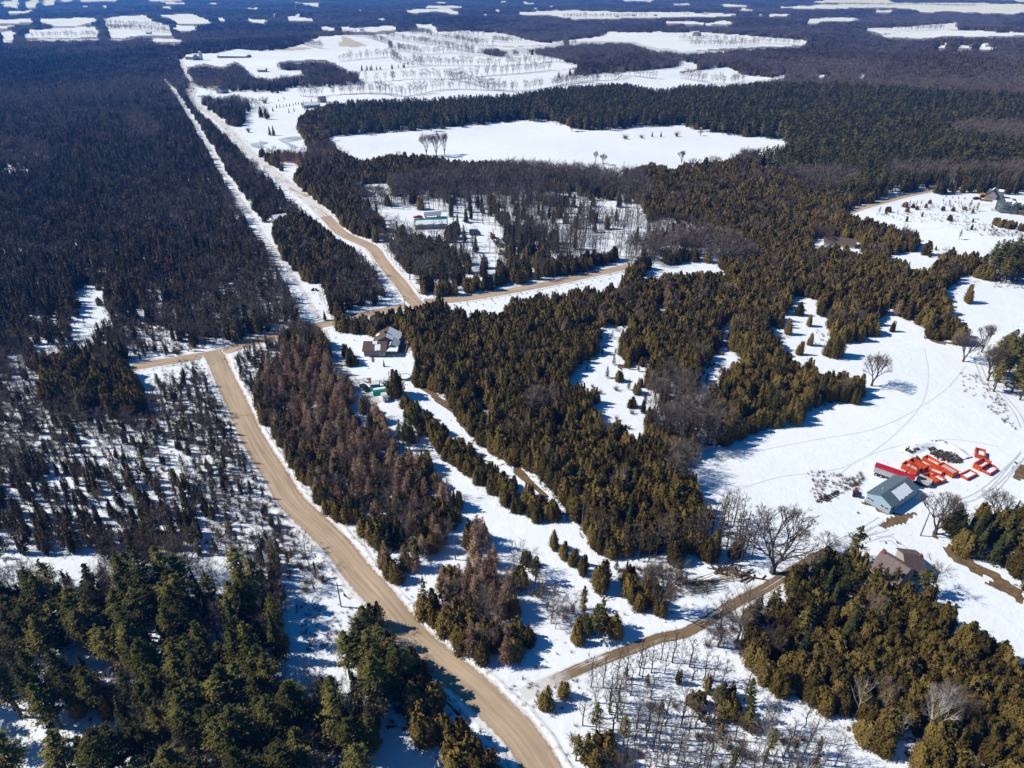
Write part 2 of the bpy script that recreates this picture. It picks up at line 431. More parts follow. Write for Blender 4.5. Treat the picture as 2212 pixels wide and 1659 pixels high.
yard|in the camp clearing|C 900,120 1500,100 1540,280 1560,400 1700,560 1600,700 1150,720 1080,480 1000,300
open|top|C 1100,290 1530,290 1600,480 1500,560 1200,490 1120,420
open|top|V3 1900,226 1950,225 2040,212 V4 0,168 200,130 330,100 470,60 490,90 480,150 300,180 100,205 0,220 V3 2160,285 2060,275 1960,262
open|top|V4 550,140 590,100 700,75 800,65 900,90 920,110 800,108 650,110 600,130
open|top|V2 1290,1035 1370,1030 1480,1045 1530,1080 1510,1090 1430,1055 1380,1050 1320,1060
open|top|V1 1200,700 1260,700 1300,740 1240,740
open|top|V1 1560,795 1680,790 1690,815 1570,812
sparse|in the long snowy opening of the central stand|V4 380,320 450,330 520,380 470,420 450,480 480,520 560,490 640,480 600,520 580,580 610,620 570,660 560,760 580,830 560,870 550,920 530,980 510,960 520,880 470,820 400,850 370,860 360,760 350,680 240,640 230,600 250,550 320,490 380,440 400,370
open|top|V4 630,240 665,260 660,310 640,300
shrubby|in the narrow snowy gully right of the central stand|V4 930,320 965,330 940,400 940,450 1010,500 1010,530 950,570 910,630 860,670 850,720 770,710 790,650 780,600 810,540 850,500 890,420 870,390
decU|in the bare hardwood corner beside the white field|V4 580,650 680,600 760,650 860,740 930,800 900,870 790,880 740,860 640,850 600,780 570,720
decU|in the bare patch of the central stand|V4 80,700 180,690 190,760 100,780
decU|in the bare patch of the central stand|V4 640,1000 760,940 780,1010 700,1060
pineT|in the tall-trunked pine group at the right edge|V4 2050,570 2060,500 2130,470 2400,480 2400,720 2212,690 2160,650 2060,620
pineT|in the tall-trunked row under the right hill|V4 2020,120 2100,60 2400,100 2400,170 2212,165 2100,160
cedar|in the low clump of cedars standing in the white field|V4 1370,270 1450,220 1560,240 1590,330 1640,350 1600,390 1560,390 1500,410 1440,425 1400,400 1380,340
juniper|on the open slope below the two right houses|E 420,460 640,400 800,360 900,330 1150,330 1500,330 1680,400 1700,460 1500,480 1250,440 950,410 700,440 500,500
row|in the long hedge island beside the driveway|V3 1480,420 1500,410 1520,440 1560,505 1558,530 1520,535 1490,490
decU|at the grey end of the hedge island beside the driveway|V3 1440,400 1470,390 1500,410 1495,470 1470,470 1445,440
hedge|in the dark hedge standing in the white lake field|V1 1935,645 1980,635 2030,635 2065,665 2060,680 2000,672 1940,678
hedge|in the hedge below the dark green house|E 1800,520 1860,490 2000,510 2212,560 2400,600 2400,680 2212,660 2000,640 1880,600
cedar|in the round dark block left of the junction|V3 175,520 320,490 500,495 580,530 600,600 640,690 620,740 480,740 300,730 200,690 170,600
scrub|in the snowy scrub left of the ditch|D -160,850 80,850 110,875 150,897 230,912 312,905 318,870 330,860 V3 660,600 700,590 760,600 800,520 850,500 880,560 910,600 925,650 955,710 980,760 1010,810 1040,870 1060,930 1100,985 1140,1025 V5 1200,0 1240,60 1280,120 1320,180 1370,240 1400,300 1400,370 1340,400 1280,400 1240,330 1120,260 900,230 660,220 400,225 200,230 -300,240
scrubd|in the thicker brown scrub on the left|D -160,1030 100,1000 250,1040 330,1010 420,1060 470,1130 430,1190 400,1200 200,1195 -160,1215
scrub|in the thin scrub of the corner lot|V3 640,610 780,580 920,640 940,730 860,760 680,740
mixdark|in the dark brown wood behind the pines|V5 -300,250 200,270 420,260 500,200 700,200 850,250 1000,270 1200,270 1280,330 1290,410 1240,420 1000,450 700,430 300,440 -300,430
decU|among the pale dead trees at the left|V5 270,270 500,250 700,250 860,270 820,330 500,350 290,360
pineB|in the big pine wood at the bottom left|V5 -300,420 300,430 700,420 1000,430 1240,420 1270,450 1260,610 1210,640 1220,760 1330,740 1440,740 1520,790 1530,700 1540,600 1560,540 1660,545 1760,680 1880,780 1960,900 2050,1010 2170,1150 2400,1500 -300,1500
pinetip|on the roadside tip of the bottom left wood|V5 1500,740 1530,700 1540,600 1560,540 1660,545 1760,680 1880,780 1960,900 2050,1010 1900,1000 1760,880 1600,900
pinegap|among the tall trunks in the bottom left corner|V5 -300,830 100,850 400,950 550,1000 700,1020 700,1110 500,1400 -300,1400
pinegap|among the tall trunks at the left|V5 180,640 300,640 480,690 480,760 400,770 230,760
pinegap|among the tall trunks of the bottom left wood|V5 590,560 720,590 720,850 700,910 640,850 600,700
open|top|V5 1680,920 1760,930 1770,1020 1850,1060 1960,1150 1960,1400 1620,1400 1620,1150 1640,1060
cedar|along the bank of the bottom road|V5 1760,860 1850,800 1960,900 2050,1010 2170,1150 2300,1400 2000,1400 1950,1130 1860,1050 1770,1010
larch|in the brown larch belt right of the main road|V3 1190,390 1260,370 1330,340 1390,380 1400,430 1430,500 1500,560 1570,650 1640,690 1680,760 1700,830 1840,880 1850,930 1930,1010 2000,1106 V5 2060,40 2110,130 2120,170 2000,200 1960,240 1900,230 1760,330 1740,350 1680,330 1620,270 1600,170 1490,110 1420,50 1380,0 V3 1340,1070 1300,1010 1240,940 1210,870 1180,830 1120,740 1110,680 1080,630 1110,560 1120,480
cedarmix|in the mixed belt along the main road|V3 1110,560 1140,560 1160,700 1230,750 1300,830 1400,900 1450,1000 1500,1106 V5 1500,0 1700,40 1900,60 2060,40 2110,130 2120,170 2000,200 1960,240 1900,230 1760,330 1740,350 1680,330 1620,270 1600,170 1490,110 1420,50 1380,0 V3 1340,1070 1300,1010 1240,940 1210,870 1180,830 1120,740 1110,680 1080,630
mixmid|at the head of the belt by the branch road|V3 1190,390 1260,370 1330,340 1390,380 1400,430 1430,500 1350,480 1250,450 1200,430
scrub|in the grassy verge inside the road bend|V3 1010,490 1100,450 1190,400 1250,450 1200,500 1120,560 1110,640 1070,610 1030,560
cedarmix|in the lower larch and cedar block|V5 1790,370 1850,340 1920,290 1980,240 2080,180 2212,200 V6 0,190 40,190 90,260 100,330 60,380 20,420 30,480 0,560 V5 2212,640 2212,720 2170,750 2140,750 2040,700 1990,640 1880,560 1800,440
larch|in the upper part of the lower larch block|V5 1940,280 2080,180 2212,200 V6 0,190 20,300 0,480 V5 2180,560 2080,480 1980,400
pineG2|along the left side of the lane clearing|V6 0,210 50,205 120,270 180,310 230,370 200,420 110,370 50,320 0,320
pineG2|in the young pine clump above the side road|V6 170,390 300,395 380,400 440,470 480,500 475,605 420,620 340,625 260,615 240,530 190,470
scrubl|on the snow between larches and young pines|V6 20,330 200,370 280,480 290,600 200,590 100,440
band|beside the clearing corner at the bottom|V6 0,590 60,560 110,620 100,680 30,690 0,690
row|in the hedge row dividing the lane clearing|D 862,862 885,848 910,868 950,905 975,925 1010,950 1060,1000 1100,1020 1150,1050 1190,1075 1220,1095 1222,1130 1190,1138 1130,1120 1090,1090 1040,1050 980,1010 935,965 900,930 870,900
pineG2|on the shrubby corner by the lane clearing|V3 1700,770 1780,780 1840,880 1850,930 1720,880
poplars|in the line of bare poplars under the central stand|V6 300,90 350,180 440,200 560,210 700,170 850,100 950,60 1040,150 1050,240 950,290 800,270 600,260 420,250 340,210
scrubl|on the brushy ground above the side road|V6 430,270 700,280 760,300 760,400 640,470 560,500 500,440 480,380 440,340
band|in the shrubby clump beside the lane clearing|V6 480,330 560,340 620,400 630,500 580,480 500,420
decthin|in the thin bare woodlot at the bottom|V6 150,810 250,790 320,790 400,720 520,700 560,600 640,610 740,640 800,700 880,760 960,830 1050,880 1060,940 1130,960 1190,1060 1240,960 1320,960 1340,1040 1420,1150 1500,1400 250,1400 200,1020 140,920
band|in the dark fringe of the bottom woodlot|V6 150,810 260,790 270,840 190,900 240,980 330,1000 400,1010 480,1150 520,1400 330,1400 260,1150 180,1030 140,900
band|in the dark band through the bottom woodlot|V6 600,740 700,760 780,780 960,840 1060,920 1080,1000 1180,1040 1150,1100 1020,1060 880,920 760,880 680,820
scrubl|in the bare strip beside the side road|V6 830,490 1010,440 1040,480 1020,560 1030,740 960,700 860,660 830,600
spruceD|in the dark spruces beside the farmhouse|V6 1060,440 1100,400 1130,330 1220,300 1270,210 1330,180 1400,200 1500,190 1515,260 1500,330 1400,400 1380,480 1400,560 1330,640 1250,660 1200,600 1100,620 1030,640 1020,560 1030,480
cedar|in the great cedar wood at the bottom right|V6 1030,640 1100,620 1200,600 1250,660 1330,640 1400,560 1380,480 1450,470 1560,420 1700,420 1830,410 1870,420 1940,470 1960,520 2030,520 2060,560 2130,600 2200,660 2360,720 2400,1500 1800,1500 1720,1150 1690,1110 1580,1080 1490,1040 1500,950 1480,900 1430,920 1300,920 1240,900 1230,870 1130,820 1080,770 1020,740
pineG2|in the yellow-green pines below the farmhouse|V6 1400,400 1500,330 1560,290 1640,265 1700,300 1760,275 1800,250 1850,260 1865,300 1830,340 1850,400 1700,420 1560,420 1450,470 1400,460
spruceD|in the dark spruce group at the right edge|V6 1920,70 1980,0 2060,40 2120,70 2400,50 2400,420 2212,400 2160,330 2100,290 2060,280 2000,240 1890,190 1880,140
open|top|V1 1410,590 1540,580 1800,560 2212,525 V2 0,520 160,525 250,545 260,560 440,560 560,545 640,550 720,535 800,560 900,575 1000,590 1100,600 1210,625 1100,640 1000,650 930,692 740,698 700,730 600,700 520,727 440,735 330,712 240,715 100,700 0,695 V1 1990,690 1900,675 1820,665 1740,655 1550,690 1480,650 1440,620
decL|on the near shore of the white lake field|V2 750,700 850,680 930,690 1000,652 1080,640 1030,730 940,725 750,745
open|top|V5 1230,440 1400,420 1560,480 1600,530 1540,600 1480,620 1520,700 1500,790 1440,740 1330,740 1220,760 1210,640 1260,610 1250,520
'''
# kind mixes: (spacing m, [(kind, weight, hmin, hmax)], ground litter)
RECIPES = {
 'open':   (99, [], 0),
 'fmix':   (4.4, [('cedar_dark', .55, 8, 12), ('spruce', .2, 10, 14), ('bare', .25, 8, 11)], .55),
 'fdec':   (4.2, [('bare', .95, 9, 12), ('cedar_dark', .05, 8, 11)], .4),
 'sparseF':(8.0, [('bare', .6, 8, 11), ('cedar_dark', .4, 5, 8)], .2),
 'mixdark':(2.9, [('cedar_dark', .74, 6, 10.5), ('bare', .16, 6, 9.5), ('spruce', .08, 8, 11.5)], .55),
 'decU':   (3.1, [('bare', .85, 7.5, 11), ('cedar_dark', .15, 6, 9)], .5),
 'sparse': (5.4, [('sapling', .6, 2.5, 6), ('cedar', .12, 3, 6), ('shrub', .28, 1, 2)], .05),
 'shrubby':(4.2, [('shrub', .8, .8, 1.8), ('sapling', .2, 1.5, 3.5)], .08),
 'scrub':  (2.0, [('sapling', .44, 2.5, 6.5), ('shrub', .29, 1, 2.6), ('bare', .15, 3.5, 6.5), ('cedar_dark', .12, 3, 6.5)], .38),
 'scrubl': (2.6, [('shrub', .5, 1, 2.4), ('bare', .3, 3.5, 7.5), ('sapling', .2, 2, 5)], .15),
 'scrubd': (2.3, [('sapling', .36, 4, 8), ('cedar_dark', .50, 4.5, 8), ('bare', .14, 4, 7.5)], .25),
 'cedar':  (2.65, [('cedar', .945, 4.8, 9.2), ('bare', .025, 7, 10), ('spruce', .02, 8, 11.5), ('larch', .01, 7, 10)], .8),
 'cedarmix':(2.8, [('cedar', .50, 4, 8), ('larch', .22, 6, 10), ('spruce', .08, 5, 9), ('pine', .06, 7, 10), ('bare', .14, 5, 9)], .35),
 'mixmid': (3.2, [('cedar', .42, 6, 10), ('bare', .42, 8, 12), ('spruce', .11, 8, 12), ('pine', .05, 10, 13)], .35),
 'larch':  (2.7, [('larch', .66, 6, 12), ('cedar', .22, 4, 8), ('bare', .12, 6, 9)], .45),
 'larchd': (3.1, [('larch', .55, 8, 12), ('cedar', .25, 7, 10), ('bare', .2, 8, 11)], .45),
 'decD':   (2.9, [('bare', .93, 8, 11.5), ('cedar', .05, 6, 9), ('spruce', .02, 8, 11)], .5),
 'decL':   (3.2, [('bare', .7, 6, 10), ('cedar', .3, 5, 8)], .4),
 'camp':   (3.9, [('poplar', .86, 9, 13), ('spruce', .08, 8, 12), ('cedar', .06, 7, 10)], .12),
 'yard':   (6.5, [('poplar', .8, 9, 13), ('spruce', .2, 8, 12)], .05),
 'poplars':(2.3, [('poplar', .62, 9, 13), ('cedar', .30, 6, 9), ('shrub', .08, 1, 2)], .3),
 'decthin':(2.25, [('poplar', .68, 6.5, 11.5), ('shrub', .16, 1, 2.4), ('sapling', .07, 3, 6), ('birch', .07, 7, 11), ('pine', .02, 7, 9)], .12),
 'pineG':  (4.0, [('pine', .8, 10, 14), ('spruce', .1, 11, 14), ('cedar', .1, 8, 11)], .6),
 'pineG2': (2.25, [('pine', .74, 6.5, 10), ('cedar', .20, 4, 7), ('bare', .06, 6, 9)], .4),
 'pineB':  (2.8, [('bigpine', .50, 11, 17), ('cedar', .22, 5, 9), ('spruce', .08, 9, 15), ('bare', .20, 7, 11)], .5),
 'pinegap':(5.6, [('bigpine', .80, 13, 19), ('shrub', .12, 1, 2.5), ('poplar', .08, 6, 10)], .1),
 'pineT':  (3.3, [('bigpine', .9, 10, 13), ('shrub', .1, 1, 2)], .5),
 'spruceD':(3.0, [('spruce', .62, 8, 12.5), ('cedar', .26, 7, 10), ('pine', .12, 9, 12)], .6),
 'juniper':(4.4, [('cedar', .3, 2, 4.5), ('sapling', .4, 1.5, 3.5), ('pine', .15, 3, 5), ('shrub', .15, .8, 1.6)], .15),
 'hedge':  (2.5, [('cedar', .85, 3, 5), ('shrub', .15, 1, 2)], .5),
 'band':   (2.5, [('cedar', .42, 3.5, 7), ('cedar_dark', .18, 4, 7), ('bare', .16, 5, 8), ('pine', .10, 6, 9), ('shrub', .14, 1, 2.4)], .45),
 'pinetip':(2.5, [('bigpine', .42, 9, 14), ('cedar', .42, 6, 10), ('bare', .16, 6, 9)], .5),
 'row':    (2.4, [('cedar', .97, 4.2, 6.6), ('shrub', .03, 1, 2)], .5),
}
HEDGEROWS = [  # kind, outline, spacing
 ('bare','S2 0,400 150,385 320,370'), ('bare','S2 330,370 400,410 550,425'), ('cedar_dark','S2 120,462 250,455 430,440'),
 ('bare','S2 430,440 640,425 850,430 1040,430 1200,420 1400,400'), ('bare','S2 0,560 120,540 300,530 500,515 700,515 1000,490 1300,465 1380,455'),
 ('bare','S2 700,515 900,560 1000,585 1150,600'), ('bare','S2 0,615 250,605 400,630 620,590 760,580 1000,590'),
 ('bare','S2 320,300 340,325 520,355 700,345 1000,370'), ('bare','S2 30,235 180,245 310,285'), ('bare','S2 300,245 480,275 600,295 750,320 870,345'),
 ('bare','S2 450,215 600,240 750,265 900,295 1000,300'), ('bare','S2 650,215 830,235 960,235'), ('bare','S2 1000,270 1100,280 1270,275'),
 ('bare','S2 1000,590 1200,590 1400,560 1550,530 1780,520 1850,490 2060,515'), ('bare','S2 1400,400 1560,430 1700,440 1890,440'),
 ('bare','S3 0,260 200,265 400,275 760,290'), ('bare','S3 60,295 240,300 500,290'), ('bare','S1 1940,280 2100,320'),
 ('bare','S2 1400,560 1600,535 1700,545'), ('bare','S1 150,245 400,240 650,240'), ('bare','S1 660,160 850,165 1090,175'), ('bare','S1 700,185 900,195 1120,215'),
 ('bare','S2 1450,115 1700,110 2000,105'), ('bare','S3 1210,190 1450,195 1700,190'), ('bare','F 1300,640 1420,655 1560,640 1800,625 2100,630'),
 ('bare','S3 0,500 100,520 300,545 420,520'), ('bare','S3 800,40 1200,34 1900,40')]
AREAS = []
for ln in AREAS_TXT.strip().splitlines():
    t, ph, p = ln.split('|'); AREAS.append((t, ph, pts(p)))
LX0, LY0, LS = -300, -200, 2.0
LW, LH = int(2812 / LS), int(2200 / LS)
LAB = np.zeros((LH, LW), np.int16)
def raster(poly, grid, val, x0=LX0, y0=LY0, s=LS):
    P = np.array([((x - x0) / s, (y - y0) / s) for x, y in poly])
    H, W = grid.shape
    a = max(int(P[:,0].min()), 0); b = min(int(P[:,0].max()) + 2, W)
    c = max(int(P[:,1].min()), 0); d = min(int(P[:,1].max()) + 2, H)
    if a >= b or c >= d: return
    xs = np.arange(a, b) + 0.5
    for r in range(c, d):
        yc = r + 0.5
        x1, y1 = P[:,0], P[:,1]; x2, y2 = np.roll(x1, -1), np.roll(y1, -1)
        m = (y1 <= yc) != (y2 <= yc)
        if not m.any(): continue
        xi = np.sort(x1[m] + (yc - y1[m]) * (x2[m] - x1[m]) / (y2[m] - y1[m]))
        inside = (np.searchsorted(xi, xs) % 2) == 1
        grid[r, a:b][inside] = val
for i, (t, ph, p) in enumerate(AREAS): raster(p, LAB, i + 1 if t != 'open' else 0)
def lab_at(X, Y):
    ix = np.clip(((X - LX0) / LS).astype(int), 0, LW - 1); iy = np.clip(((Y - LY0) / LS).astype(int), 0, LH - 1)
    return LAB[iy, ix]

# roads and ways, centre lines
WAYS = {
 'main':   ('D 1215,1740 1170,1659 1125,1590 1080,1543 1020,1484 955,1432 898,1384 855,1334 815,1284 770,1234 732,1184 682,1134 V3 1260,1106 1195,1000 1130,900 1075,800 1032,700 983,600 947,520 930,480 D 458,762', 6.6),
 'branch': ('D 285,794 330,786 375,779 440,768 480,761 525,746 575,731 635,718 700,701 780,681 850,667 895,655', 5.8),
 'straight': ('D 905,663 885,640 865,612 843,587 822,560 800,533 785,540 740,505 710,475 675,440 640,412 600,380 540,330 500,288 465,255 425,225 410,205 409,195 416,182 413,172 400,155 388,132', 6.2),
 'right':  ('D 890,655 940,650 980,648 1020,643 1106,628 1206,609 1306,587 1346,578 1380,570', 5.6),
 'upper':  ('D 1820,468 1846,455 1906,437 1950,425 1996,415 2030,410', 5.6),
 'side':   ('D 1128,1503 1150,1491 1181,1477 1256,1444 1331,1414 1366,1402 1426,1378 1476,1369 1531,1339 1586,1304 1656,1269 1700,1240 1760,1205 1790,1190', 4.2),
 'trail':  ('D 346,150 362,180 385,210 405,238 432,287 450,312 475,360 500,400 530,445 560,492 596,545 622,580 645,616 668,650 690,690', 2.6),
 'lane':   ('D 695,705 V3 1420,430 1440,480 1490,540 1540,600 1590,640 1640,680', 3.0),
}
del_pt = 'D 785,540 '
WAYS['straight'] = (WAYS['straight'][0].replace('785,540 ', ''), 6.2)
def carve(px_list, wpx):
    """keep a way open in the picture of what grows where"""
    for (x1, y1), (x2, y2) in zip(px_list[:-1], px_list[1:]):
        L = math.hypot(x2 - x1, y2 - y1) or 1; nx, ny = (y2 - y1) / L, -(x2 - x1) / L
        a = wpx(y1); b = wpx(y2)
        raster([(x1 - nx * a, y1 - ny * a), (x1 + nx * a, y1 + ny * a), (x2 + nx * b, y2 + ny * b), (x2 - nx * b, y2 - ny * b)], LAB, 0)
carve(pts('D 885,640 865,612 843,587 815,557 787,531 740,504 710,475 675,440 640,412 600,380 540,330 500,288 465,255 425,225 410,205 409,195 416,182 413,172 400,155 388,132'), lambda y: 4 + (y - 130) * .028)
carve(pts('D 346,150 362,180 385,210 405,238 432,287 450,312 475,360 500,400 530,445 560,492 596,545 622,580 645,616 668,650 690,690'), lambda y: 2.2 + (y - 150) * .016)
def smooth_line(P, step):
    P = [Vector((p.x, p.y, 0)) for p in P]
    out = []
    n = len(P)
    for i in range(n - 1):
        p0 = P[max(i-1, 0)]; p1 = P[i]; p2 = P[i+1]; p3 = P[min(i+2, n-1)]
        L = (p2 - p1).length; k = max(1, int(L / step))
        for j in range(k):
            t = j / k
            out.append(0.5 * ((2*p1) + (p2-p0)*t + (2*p0-5*p1+4*p2-p3)*t*t + (3*p1-p0-3*p2+p3)*t**3))
    out.append(P[-1])
    return out
WAYL = {}
for k, (s, w) in WAYS.items():
    WAYL[k] = (smooth_line([at(x, y) for x, y in pts(s)], 2.5), w)
_seg = np.array([(p.x, p.y, w) for k, (L, w) in WAYL.items() for p in L])
def way_clear(x, y, extra):
    """distance to the nearest way's edge is larger than extra"""
    cell = 40.0
    ok = np.ones(len(x), bool)
    key = {}
    for i, (a, b, w) in enumerate(_seg): key.setdefault((int(a // cell), int(b // cell)), []).append(i)
    cx = (x // cell).astype(int); cy = (y // cell).astype(int)
    order = {}
    for i, kk in enumerate(zip(cx, cy)): order.setdefault(kk, []).append(i)
    for (a, b), idx in order.items():
        near = [j for u in (-1, 0, 1) for v in (-1, 0, 1) for j in key.get((a+u, b+v), ())]
        if not near: continue
        S = _seg[near]; I = np.array(idx)
        d2 = np.hypot(x[I][:,None] - S[None,:,0], y[I][:,None] - S[None,:,1]) - S[None,:,2] / 2
        ok[I] = d2.min(axis=1) > extra[I]
    return ok
# ------------------------------------------------------------------ tree builders (real metres, foot at the origin)
def leaf_tris(C, Nn, size, up, jit, g):
    """one small spray per centre: a triangle, its face turned outwards, its long axis along 'up'"""
    n = len(C)
    Nn = Nn + g.normal(0, jit, (n, 3)); Nn /= np.linalg.norm(Nn, axis=1)[:, None] + 1e-9
    U = up + g.normal(0, 0.35, (n, 3))
    U -= (U * Nn).sum(1)[:, None] * Nn; U /= np.linalg.norm(U, axis=1)[:, None] + 1e-9
    S = np.cross(Nn, U)
    L = size[:, None]; w = L * g.uniform(.45, .75, (n, 1))
    a = C - U * L * .45 - S * w * .5; b = C - U * L * .45 + S * w * .5; c = C + U * L * .62
    V = np.stack([a, b, c], 1).reshape(-1, 3)
    F = np.arange(3 * n).reshape(-1, 3)
    return V, F
def prisms(segs, n=3):
    V = []; F = []
    for p, q, r0, r1 in segs:
        p = Vector(p); q = Vector(q); d = q - p
        if d.length < 1e-5: continue
        d.normalize(); a = d.orthogonal().normalized(); c = d.cross(a); b = len(V)
        for o, r in ((p, r0), (q, r1)):
            for i in range(n):
                t = 2 * math.pi * i / n
                V.append(tuple(o + a * (r * math.cos(t)) + c * (r * math.sin(t))))
        F += [(b+i, b+(i+1) % n, b+n+(i+1) % n, b+n+i) for i in range(n)]
    return V, F
def core_cone(h0, h1, rfun, g, seg=9, rings=6, k=.72):
    V = []; F = []
    ph = g.uniform(0, 6)
    for j in range(rings + 1):
        z = h0 + (h1 - h0) * j / rings
        r = rfun(z) * k
        for i in range(seg):
            t = 2 * math.pi * i / seg
            rr = r * (1 + .16 * math.sin(3 * t + ph + z) + g.uniform(-.08, .08))
            V.append((rr * math.cos(t), rr * math.sin(t), z))
    for j in range(rings):
        for i in range(seg):
            a = j * seg + i; b = j * seg + (i + 1) % seg
            F.append((a, b, b + seg, a + seg))
    return V, F
def join(parts):
    V = []; F = []; Mi = []
    for v, f, m in parts:
        b = len(V); V += [tuple(map(float, q)) for q in v]; F += [tuple(int(i) + b for i in q) for q in f]; Mi += [m] * len(f)
    return V, F, Mi

def g_conifer(h, r, g, n, leaf, kind):
    """returns crown (V,F), trunk segments"""
    if kind == 'cedar':
        leaders = [(0, 0, .97, .70)]
        for _ in range(int(g.integers(4, 8))):
            a = g.uniform(0, 6.28); d = r * g.uniform(.35, .62)
            leaders.append((d * math.cos(a), d * math.sin(a), g.uniform(.55, 1.0), g.uniform(.42, .62)))
        prof = lambda t: (np.clip(1 - t, 0, 1) ** .42) * (.74 + .26 * np.clip(t / .3, 0, 1))
    elif kind == 'ragged':
        leaders = [(0, 0, 1.0, .62)]
        for _ in range(int(g.integers(2, 5))):
            a = g.uniform(0, 6.28); d = r * g.uniform(.4, .7)
            leaders.append((d * math.cos(a), d * math.sin(a), g.uniform(.45, .9), g.uniform(.35, .55)))
        prof = lambda t: (np.clip(1 - t, 0, 1) ** .62) * (.55 + .45 * np.clip(t / .35, 0, 1))
    elif kind == 'spruce':
        leaders = [(0, 0, 1.0, 1.0)]
        prof = lambda t: np.clip(1 - t, 0, 1) ** .92
    else:
        leaders = [(0, 0, 1.0, 1.0)]
        prof = lambda t: np.clip(1 - t, 0, 1) ** .75
    W = np.array([l[3] ** 2 for l in leaders]); W /= W.sum()
    which = g.choice(len(leaders), n, p=W)
    Ld = np.array(leaders)[which]
    t = 1 - np.sqrt(g.uniform(0.002, 1, n)); t = np.clip(t * 1.02, 0, .995)
    z0 = .05 if kind == 'cedar' else .06
    ang = g.uniform(0, 2 * math.pi, n)
    rad = r * Ld[:, 3] * prof(t)
    if kind == 'spruce':       # boughs in whorls with drooping tips
        wh = np.round(t * 15) / 15
        t = wh + g.uniform(0, .035, n); rad = r * prof(t)
        spokes = g.uniform(.55, 1.15, (18, 9))
        k = spokes[(np.clip(wh, 0, 1) * 17).astype(int), (ang / 6.2832 * 9).astype(int) % 9]
        rr = rad * k * np.sqrt(g.uniform(.1, 1, n))
    else:
        lump = 1 + .16 * np.sin(3 * ang + 7 * t + leaders[-1][0] * 9) + .14 * np.sin(5 * ang - 13 * t) + .10 * np.sin(9 * ang + 21 * t)
        rr = rad * lump * g.uniform(.66, 1.16, n)
    hh = h * Ld[:, 2]
    z = h * z0 + (hh - h * z0) * t
    if kind == 'spruce': z = z - .10 * rr
    C = np.stack([Ld[:, 0] + rr * np.cos(ang), Ld[:, 1] + rr * np.sin(ang), z], 1)
    Nn = np.stack([np.cos(ang), np.sin(ang), .25 + .9 * t], 1)
    up = np.array([0, 0, 1.0]) if kind != 'spruce' else np.stack([np.cos(ang), np.sin(ang), np.full(n, -.25)], 1)
    V, F = leaf_tris(C, Nn, leaf * g.uniform(.6, 1.5, n), up, .55, g)
    parts = [(V, F, 0)]
    for (lx, ly, lh, lr) in leaders:
        cv, cf = core_cone(h * z0, h * lh * .93, lambda zz: r * lr * float(prof(np.array((zz - h*z0) / (h * lh - h*z0)))), g, 7, 5, .60 if kind == 'cedar' else .36)
        cv = [(a + lx, b + ly, c) for a, b, c in cv]
        parts.append((cv, cf, 0))
    V, F, _ = join(parts)
    return V, F, [((0, 0, -.4), (0, 0, h * .8), max(.012 * h, .08), .03)]

def g_pine(h, r, g, n, leaf, low=.38, whorls=13):
    """white pine: bare lower trunk, flat plumes of needles in layers, an open ragged outline"""
    segs = []; lean = g.normal(0, .02, 2)
    def axis(z): return np.array([lean[0] * z + .15 * math.sin(z * .35), lean[1] * z, z])
    zs = np.linspace(0, h, 7)
    for a, b in zip(zs[:-1], zs[1:]):
        pa, pb = axis(a), axis(b)
        if a == 0: pa[2] = -.4
        segs.append((pa, pb, .019 * h * (1 - a / h) + .03, .019 * h * (1 - b / h) + .03))
    Cs = []; Ns = []; Us = []
    per = n / (whorls * 4.6)
    for w in range(whorls):
        t = w / (whorls - 1)
        zw = h * (low + (1 - low) * t ** .9)
        env = min(1, .55 + 2.2 * t) * (1 - t) ** .72 + .07
        for b in range(int(g.integers(3, 7))):
            a = g.uniform(0, 6.28); L = r * env * g.uniform(.55, 1.15)
            base = axis(zw); tip = base + np.array([math.cos(a) * L, math.sin(a) * L, L * g.uniform(.05, .4)])
            segs.append((base, tip, .010 * h * (1 - t) * .5 + .03, .02))
            k = max(3, int(per * g.uniform(.6, 1.4)))
            f = g.uniform(.30, 1.08, k)[:, None]
            spread = L * .17 * (f + .3)
            off = g.normal(0, 1, (k, 3)) * spread * np.array([1, 1, .36])
            Cs.append(base + (tip - base) * f + off + np.array([0, 0, .15]))
            Ns.append(np.tile([math.cos(a) * .35, math.sin(a) * .35, 1.0], (k, 1)))
            Us.append(np.tile([math.cos(a), math.sin(a), .5], (k, 1)))
    C = np.concatenate(Cs); Nn = np.concatenate(Ns); U = np.concatenate(Us)
    V, F = leaf_tris(C, Nn, leaf * g.uniform(.7, 1.4, len(C)), U, .55, g)
    return V, F, segs

